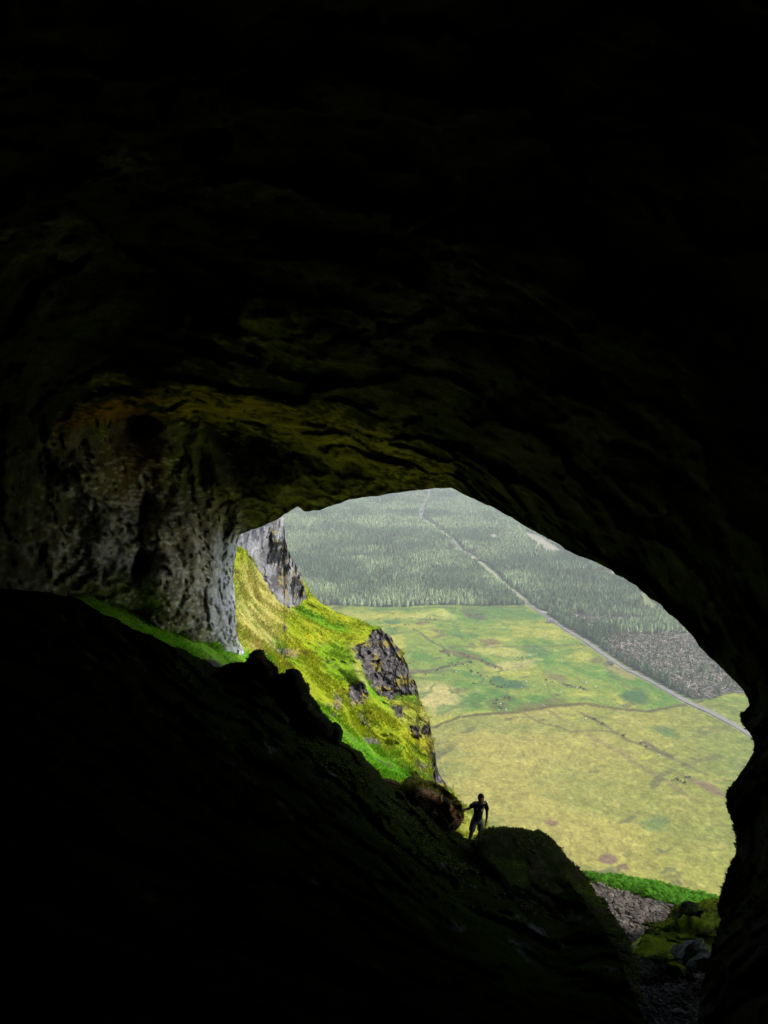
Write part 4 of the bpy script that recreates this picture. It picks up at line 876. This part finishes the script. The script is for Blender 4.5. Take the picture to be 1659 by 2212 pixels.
# ------------------------------------------------------------------ grass, ferns and moss
def tufts(name, P, C, h, wdt, n, m, lean=.6, up=(0, 0, 1), out=None):
    k = len(P); n_ = k * n; Pq = np.repeat(P, n, 0); Cq = np.repeat(C, n, 0) * rng.uniform(.7, 1.35, n_)[:, None]; hq = np.repeat(h, n) * rng.uniform(.6, 1.3, n_)
    a = rng.uniform(0, 6.283, n_); d = np.stack([np.cos(a), np.sin(a), np.zeros(n_)], 1); l = rng.uniform(.1, lean, n_)[:, None]
    U = np.broadcast_to(np.asarray(up, float), (n_, 3)) if out is None else np.repeat(out, n, 0)
    tip = unit(U + d * l); side = unit(np.cross(tip, rng.normal(size=(n_, 3)))) * (hq * wdt)[:, None]
    b = Pq + d * (hq * .25)[:, None] - U * (hq * .12)[:, None]
    V = np.stack([b - side, b + side, b + tip * hq[:, None] + d * (l * hq[:, None] * .4)], 1).reshape(-1, 3)
    return structure(mesh_np(name, V, np.arange(n_ * 3).reshape(-1, 3), m, col=np.repeat(Cq, 3, 0), smooth=False), 'stuff')
gm = (1 - np.clip(mC + mR + mO * .8, 0, 1)) * (1 - mS)
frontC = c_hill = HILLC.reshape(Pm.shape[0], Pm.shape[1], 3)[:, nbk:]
ok = (gm > .5) & (PX > 190) & (PX < 1080) & (PY < np.interp(PX, [p[0] for p in lipF[2:-4]], [p[1] for p in lipF[2:-4]]) + 25)
sel = np.argwhere(ok); wt = (cell * np.clip(DP / 40, .5, 2) ** -1.6)[sel[:, 0], sel[:, 1]]; pick = sel[rng.choice(len(sel), 52000, p=wt / wt.sum())]
gp = front[pick[:, 0], pick[:, 1]]; gc = frontC[pick[:, 0], pick[:, 1]]; gdp = DP[pick[:, 0], pick[:, 1]]
tall = np.clip(.5 + fbm(gp * .5, 4) * 1.5, .12, 1.2)
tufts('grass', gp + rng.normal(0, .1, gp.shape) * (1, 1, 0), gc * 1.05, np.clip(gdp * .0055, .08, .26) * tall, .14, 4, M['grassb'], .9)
def fern_unit(seed):
    r_ = np.random.default_rng(seed); V, Fc, C = [], [], []
    for k in range(8):
        a = 6.283 * k / 8 + r_.normal(0, .25); L = r_.uniform(.75, 1.1); d = np.array((math.cos(a), math.sin(a), 0)); s = np.array((-d[1], d[0], 0)); rise = r_.uniform(.55, 1.0)
        pts = [d * L * t * .85 + np.array((0, 0, rise * (1.5 * t - 1.15 * t * t))) for t in np.linspace(0, 1, 9)]
        for j in range(1, 9):
            w_ = .21 * math.sin(min(1, j / 8 + .14) * 2.9) + .02; t_ = (pts[j] - pts[j - 1])
            for sg in (-1, 1):
                i0 = len(V); tip = pts[j] + s * sg * w_ * r_.uniform(.85, 1.15) + t_ * .5 - np.array((0, 0, w_ * .3)); V += [pts[j - 1], pts[j], tip]; Fc.append((i0, i0 + 1, i0 + 2)); g_ = r_.uniform(.75, 1.25); C += [(g_, g_, g_)] * 3
    return np.array(V), np.array(Fc), np.array(C)
fe = [fern_unit(s) for s in (1, 2, 3)]
FERN = ZC([(120, 112), (400, 150), (650, 200), (950, 262), (1050, 312), (1330, 362), (1330, 440), (1050, 425), (985, 412), (860, 372), (640, 312), (420, 245), (200, 180)])
ok = inpoly(PX, PY, FERN); sel = np.argwhere(ok); wt = cell[sel[:, 0], sel[:, 1]]; pick = sel[rng.choice(len(sel), 900, p=wt / wt.sum())]
fp = front[pick[:, 0], pick[:, 1]]; nfn = len(fp); fcol = np.array((.065, .20, .012)) * rng.uniform(.6, 1.5, nfn)[:, None]
v_, f_, c_ = scatter(fe, fp, rng.uniform(.28, .55, nfn), rng.uniform(0, 6, nfn), fcol, rng.integers(0, 3, nfn))
structure(mesh_np('fern_foliage', v_, f_, M['grassb'], col=c_, smooth=False), 'stuff')
# moss on the crest of the dark floor, on the boulders and along the right-hand wall
mp, mc = [], []
fr = Pf[:, nbf - 1:nbf + 40]; fx, fy = proj(fr); pr = np.exp(-np.arange(fr.shape[1]) / 5.0)[None] * (fx > 380) * (fx < 1120) * (fr[..., 1] > 8) * np.clip(.35 + 1.6 * fbm(fr * .6, 4), .02, 1)
idx = rng.choice(fr[..., 0].size, 34000, p=(pr / pr.sum()).ravel()); mp.append(fr.reshape(-1, 3)[idx]); mc.append(np.tile((.095, .125, .035), (34000, 1)))
for o_, V_, c_ in MOSSY:
    x_, y_ = proj(V_); jj = (np.arange(len(V_)) % 44) / 43; upn = 4 * np.exp(-((jj - .5) / .13) ** 2) * sm(-.1, .25, -(y_ - y_.mean()) / np.ptp(y_) + .8 * (x_ - x_.mean()) / np.ptp(x_)) + .15; fc_ = np.clip(fbm(V_ * 1.2, 4) * 1.6 + .5, .03, 1) * (.25 + upn); k = 3000 if o_.name == 'leaning_boulder' else 9000 if np.ptp(V_[:, 2]) > 1.6 else 2500
    i_ = rng.choice(len(V_), k, p=fc_ / fc_.sum()); mp.append(V_[i_] + rng.normal(0, .02, (k, 3))); mc.append(np.clip(c_[i_] * (1.3 if k == 2500 else 2.6), 0, .22) + np.array((.02, .025, .004)))
sr = P[:, nb:nb + 26]; sx, sy = proj(sr); pr = np.exp(-np.arange(26) / 6.0)[None] * (sx > 1540) * (sy > 1540) * (sy < 2250) * np.clip(.4 + 1.6 * fbm(sr * .7, 4), .02, 1)
idx = rng.choice(sr[..., 0].size, 3500, p=(pr / pr.sum()).ravel()); mp.append(sr.reshape(-1, 3)[idx]); mc.append(np.tile((.04, .055, .012), (3500, 1)))
mp = np.concatenate(mp); mc = np.concatenate(mc)
tufts('moss', mp, mc, rng.uniform(.018, .052, len(mp)), .45, 4, M['mossb'], 1.6)
# a small dry sprig on top of the mossy boulder
sp0 = at(1085, 1786, 24.3); vv, ff = [], []
for i in range(22):
    a = rng.uniform(0, 6.28); l = rng.uniform(.04, .1); d = np.array((math.cos(a) * .9, math.sin(a) * .9, 1.0)); s = np.array((-math.sin(a), math.cos(a), 0)) * .008; k = len(vv); b = np.zeros(3) - (0, 0, .08)
    vv += [b - s * .4, b + s * .4, b + d * l + s, b + d * l * 1.25, b + d * l - s]; ff.append((k, k + 1, k + 2, k + 3, k + 4))
o = mesh_np('dry_sprig', np.array(vv), np.array(ff), M['mossb'], col=np.tile((.16, .10, .05), (len(vv), 1)), smooth=False); o.location = sp0
tag(o, 'small dry brown sprig on the crest of the moss covered boulder beside the hiker', 'plant')

# ------------------------------------------------------------------ the hiker
GX, GY_ = 1030, 1829
base = at(np.array(GX), np.array(GY_), 25.2)
root = empty('person', base); root.scale = (1.05, 1.05, 1.05)
tag(root, 'man in dark T-shirt and pale denim shorts, one hand on the streaked boulder', 'person')
SKIN = mat('person_skin', (.20, .115, .08), rough=.6, spec=.3)
M['shirt'] = mat('shirt_cloth', (.012, .016, .018), rough=.9, spec=.1, noise=[(20, 4, .2)])
M['denim'] = mat('shorts_denim', (.24, .27, .31), rough=.95, spec=.05, noise=[(14, 5, .25)])
M['hair'] = mat('hair_dark', (.012, .010, .009), rough=.7, spec=.2)
M['shoe'] = mat('shoe_grey', (.10, .10, .10), rough=.8)
M['white'] = mat('shirt_white', (.55, .58, .60), rough=.9)
def skinned(name, verts, edges, radii, m, sub=2, rootv=0):
    me = bpy.data.meshes.new(name); me.from_pydata(verts, edges, []); o = bpy.data.objects.new(name, me); COL.objects.link(o); o.parent = root
    me.materials.append(m); md = o.modifiers.new('Skin', 'SKIN'); md.use_smooth_shade = True
    for i, r_ in enumerate(radii):
        sv = me.skin_vertices[0].data[i]; sv.radius = r_ if isinstance(r_, tuple) else (r_, r_); sv.use_root = (i == rootv)
    s = o.modifiers.new('Subdivision', 'SUBSURF'); s.levels = sub; s.render_levels = sub
    return o
class Sk:
    def __init__(s): s.v, s.e, s.r = [], [], []
    def add(s, p, r_, frm=None):
        s.v.append(tuple(p)); s.r.append(r_); i = len(s.v) - 1
        if frm is not None: s.e.append((frm, i))
        return i
    def chain(s, frm, pts):
        for p, r_ in pts: frm = s.add(p, r_, frm)
        return frm
# local metres: x to the right in the picture, -y towards the camera, z up; he leans forward and looks down
hipC = (0.0, .02, .90); chest = (.045, -.04, 1.26); neck = (.075, -.09, 1.49)
B = Sk(); pel = B.add(hipC, (.15, .11))
wa = B.add((.02, 0, 1.06), (.125, .085), pel); ch = B.add(chest, (.145, .10), wa); up_ = B.add((.065, -.06, 1.40), (.13, .10), ch)
nk = B.add(neck, .062, up_); hd = B.chain(nk, [((.085, -.125, 1.56), .072), ((.09, -.145, 1.64), (.085, .098)), ((.088, -.14, 1.70), (.078, .09)), ((.085, -.13, 1.755), .045)])
B.chain(nk + 2, [((.088, -.245, 1.615), .014)])                    # nose
for sx in (-1, 1): B.chain(nk + 2, [((.09 + sx * .088, -.13, 1.63), .018)])
def hand(fr, w, d, nrm, side):
    """palm with four fingers and a thumb; d finger direction, side the thumb side."""
    w, d, nrm, side = (np.array(t, float) for t in (w, d, nrm, side)); d = unit(d); side = unit(side); nrm = unit(nrm)
    pa = B.add(w + d * .045, (.036, .02), fr); pb_ = B.add(w + d * .085, (.038, .017), pa)
    for k, (o_, L) in enumerate(((.030, .070), (.010, .080), (-.011, .074), (-.031, .058))):
        b = w + d * .088 + side * o_; s1 = b + d * L * .45 + nrm * .006; s2 = b + d * L * .8 + nrm * .018; s3 = b + d * L + nrm * .03
        B.chain(pb_, [(b, .0095), (s1, .009), (s2, .008), (s3, .007)])
    t0 = w + d * .03 + side * .036; B.chain(pa, [(t0, .012), (t0 + side * .025 + d * .03, .0105), (t0 + side * .035 + d * .055 + nrm * .01, .009)])
lw = (-.44, -.14, 1.30); le = (-.27, -.10, 1.31)
x = B.chain(up_, [((-.105, -.055, 1.43), .068), ((-.20, -.08, 1.37), .052), (le, .043), ((-.36, -.12, 1.30), .038), (lw, .028)])
hand(x, lw, (-1, -.05, .25), (-.3, .2, -1), (0, -.9, .3))
rw = (.255, -.06, .82); re_ = (.305, .02, 1.07)
x = B.chain(up_, [((.235, -.05, 1.42), .070), ((.29, -.02, 1.27), .054), (re_, .045), ((.29, -.02, .95), .038), (rw, .028)])
hand(x, rw, (-.1, -.12, -1), (-.9, -.3, 0), (-.3, -.9, 0))
x = B.chain(pel, [((-.095, .0, .86), .105), ((-.15, -.05, .66), .084), ((-.19, -.08, .48), .060), ((-.225, -.03, .30), .056), ((-.25, .02, .09), .038), ((-.255, -.01, .045), .042), ((-.26, -.13, .03), .035)])
x = B.chain(pel, [((.095, .02, .86), .105), ((.10, -.02, .66), .084), ((.085, -.04, .49), .060), ((.08, .03, .30), .056), ((.07, .10, .10), .038), ((.072, .07, .05), .042), ((.08, -.05, .03), .035)])
skinned('body', B.v, B.e, B.r, SKIN)
T = Sk(); p0 = T.add((.0, .015, .84), (.205, .165)); p1 = T.add((.02, 0, 1.04), (.185, .142), p0); p2 = T.add(chest, (.198, .142), p1); p3_ = T.add((.065, -.06, 1.405), (.15, .12), p2)
T.add((.072, -.075, 1.45), .085, p3_)
T.chain(p3_, [((-.105, -.055, 1.435), .086), ((-.20, -.08, 1.375), .078), ((-.235, -.09, 1.345), .074)])
T.chain(p3_, [((.235, -.05, 1.425), .088), ((.285, -.02, 1.30), .080), ((.30, -.005, 1.20), .075)])
shirt = skinned('shirt', T.v, T.e, T.r, M['shirt'])
S_ = Sk(); q0 = S_.add((0, .02, .88), (.180, .140)); S_.add((.005, .015, .99), (.165, .125), q0)
S_.chain(q0, [((-.10, -.0, .84), .125), ((-.15, -.05, .66), .115), ((-.185, -.075, .50), .108)])
S_.chain(q0, [((.10, .02, .84), .125), ((.105, -.02, .66), .112), ((.09, -.04, .50), .106)])
skinned('shorts', S_.v, S_.e, S_.r, M['denim'])
def ellipsoid(name, loc, r_, m, par, rot=(0, 0, 0)):
    bm = bmesh.new(); bmesh.ops.create_uvsphere(bm, u_segments=16, v_segments=8, radius=1); me = bpy.data.meshes.new(name)
    for v in bm.verts: v.co = Vector((v.co.x * r_[0], v.co.y * r_[1], v.co.z * r_[2]))
    for f in bm.faces: f.smooth = True
    bm.to_mesh(me); bm.free(); me.materials.append(m); o = bpy.data.objects.new(name, me); COL.objects.link(o); o.parent = par; o.location = loc; o.rotation_euler = rot; return o
bm = bmesh.new(); bmesh.ops.create_uvsphere(bm, u_segments=28, v_segments=18, radius=1)
bmesh.ops.delete(bm, geom=[v for v in bm.verts if (v.co.y < -.15 and v.co.z < .38) or v.co.z < -.72], context='VERTS')
for v in bm.verts: v.co = Vector((v.co.x * .101, v.co.y * .118, v.co.z * .125)) * (1 + .02 * math.sin(v.co.x * 40 + v.co.z * 33))
for f in bm.faces: f.smooth = True
me = bpy.data.meshes.new('hair'); bm.to_mesh(me); bm.free(); me.materials.append(M['hair']); o = bpy.data.objects.new('hair', me); COL.objects.link(o); o.parent = root
o.location = (.088, -.128, 1.685); o.rotation_euler = (R(14), 0, 0); md = o.modifiers.new('Thickness', 'SOLIDIFY'); md.thickness = .012
for sx in (-1, 1): ellipsoid('eye', (.09 + sx * .034, -.236, 1.645), (.014, .008, .008), M['hair'], root)
ellipsoid('mouth', (.088, -.212, 1.578), (.024, .012, .006), mat('lip_skin', (.12, .05, .045), rough=.6), root)
for x, y in ((-.262, -.085), (.078, -.005)): ellipsoid('shoe', (x, y, .04), (.05, .14, .05), M['shoe'], root)
ellipsoid('crest', (.125, -.185, 1.30), (.032, .008, .038), M['white'], shirt, (R(-12), 0, R(14)))
ellipsoid('chest_mark', (-.035, -.183, 1.335), (.022, .006, .02), M['white'], shirt, (R(-12), 0, R(-14)))
for sx, pts in ((-1, [(-.0, -.1, 1.50), (-.105, -.085, 1.512), (-.205, -.105, 1.445)]), (1, [(.15, -.1, 1.50), (.24, -.075, 1.505), (.305, -.04, 1.385)])):
    for dz in (0, .022):
        st_ = Sk(); k = None
        for p_ in pts: k = st_.add((p_[0], p_[1] - dz * 1.3, p_[2] - dz * .5), .0085, k)
        sk = skinned('shoulder_stripe', st_.v, st_.e, st_.r, M['white'], 1); sk.parent = shirt

# ------------------------------------------------------------------ light, air, camera
w = bpy.data.worlds.new('World'); scene.world = w; w.use_nodes = True
SUN_EL, SUN_AZ = 50, 98          # azimuth from +Y towards +X
sky = w.node_tree.nodes.new('ShaderNodeTexSky'); sky.sky_type = 'NISHITA'; sky.sun_disc = False
sky.sun_elevation = R(SUN_EL); sky.sun_rotation = R(SUN_AZ); sky.air_density = 1.0; sky.dust_density = 3.0; sky.altitude = 200
w.node_tree.links.new(sky.outputs[0], w.node_tree.nodes['Background'].inputs[0])
w.node_tree.nodes['Background'].inputs[1].default_value = .15
sd = bpy.data.lights.new('sun', 'SUN'); sd.energy = 3.4; sd.angle = R(5); sd.color = (1, .955, .88)
so = bpy.data.objects.new('sun', sd); COL.objects.link(so)
dirv = Vector((math.sin(R(SUN_AZ)) * math.cos(R(SUN_EL)), math.cos(R(SUN_AZ)) * math.cos(R(SUN_EL)), math.sin(R(SUN_EL))))
so.rotation_euler = dirv.to_track_quat('Z', 'Y').to_euler(); so.location = (60, 40, 300)

hz = bpy.data.materials.new('haze_air'); hz.use_nodes = True
nt = hz.node_tree; nt.nodes.remove(nt.nodes['Principled BSDF'])
pv = nt.nodes.new('ShaderNodeVolumePrincipled'); pv.inputs['Color'].default_value = (.93, .98, .96, 1); pv.inputs['Density'].default_value = .00029
pv.inputs['Anisotropy'].default_value = 0.2
nt.links.new(pv.outputs[0], nt.nodes['Material Output'].inputs['Volume'])
bm = bmesh.new(); bmesh.ops.create_cube(bm, size=1)
for v in bm.verts: v.co = Vector((v.co.x * 15000, v.co.y * 15400, -9 if v.co.z < 0 else 420))
me = bpy.data.meshes.new('haze'); bm.to_mesh(me); bm.free(); me.materials.append(hz)
ho = bpy.data.objects.new('haze', me); COL.objects.link(ho); ho['kind'] = 'stuff'

cd = bpy.data.cameras.new('camera'); cam = bpy.data.objects.new('camera', cd); COL.objects.link(cam)
cd.sensor_fit = 'VERTICAL'; cd.sensor_height = 34.6; cd.lens = 34.6 * F / 2212; cd.clip_end = 30000; cd.clip_start = .05
cam.location = CAM; cam.rotation_euler = (R(90) - PITCH, 0, 0)
scene.camera = cam
vs = scene.view_settings; scene.display_settings.display_device = 'sRGB'
vs.view_transform = 'Standard'; vs.look = 'None'; vs.gamma = 1; vs.exposure = .62
scene.render.engine = 'CYCLES'
cy = scene.cycles; cy.max_bounces = 5; cy.diffuse_bounces = 3; cy.glossy_bounces = 2; cy.volume_bounces = 0; cy.transparent_max_bounces = 4
cy.caustics_reflective = False; cy.caustics_refractive = False
cy.use_denoising = True; cy.sample_clamp_indirect = 1.5
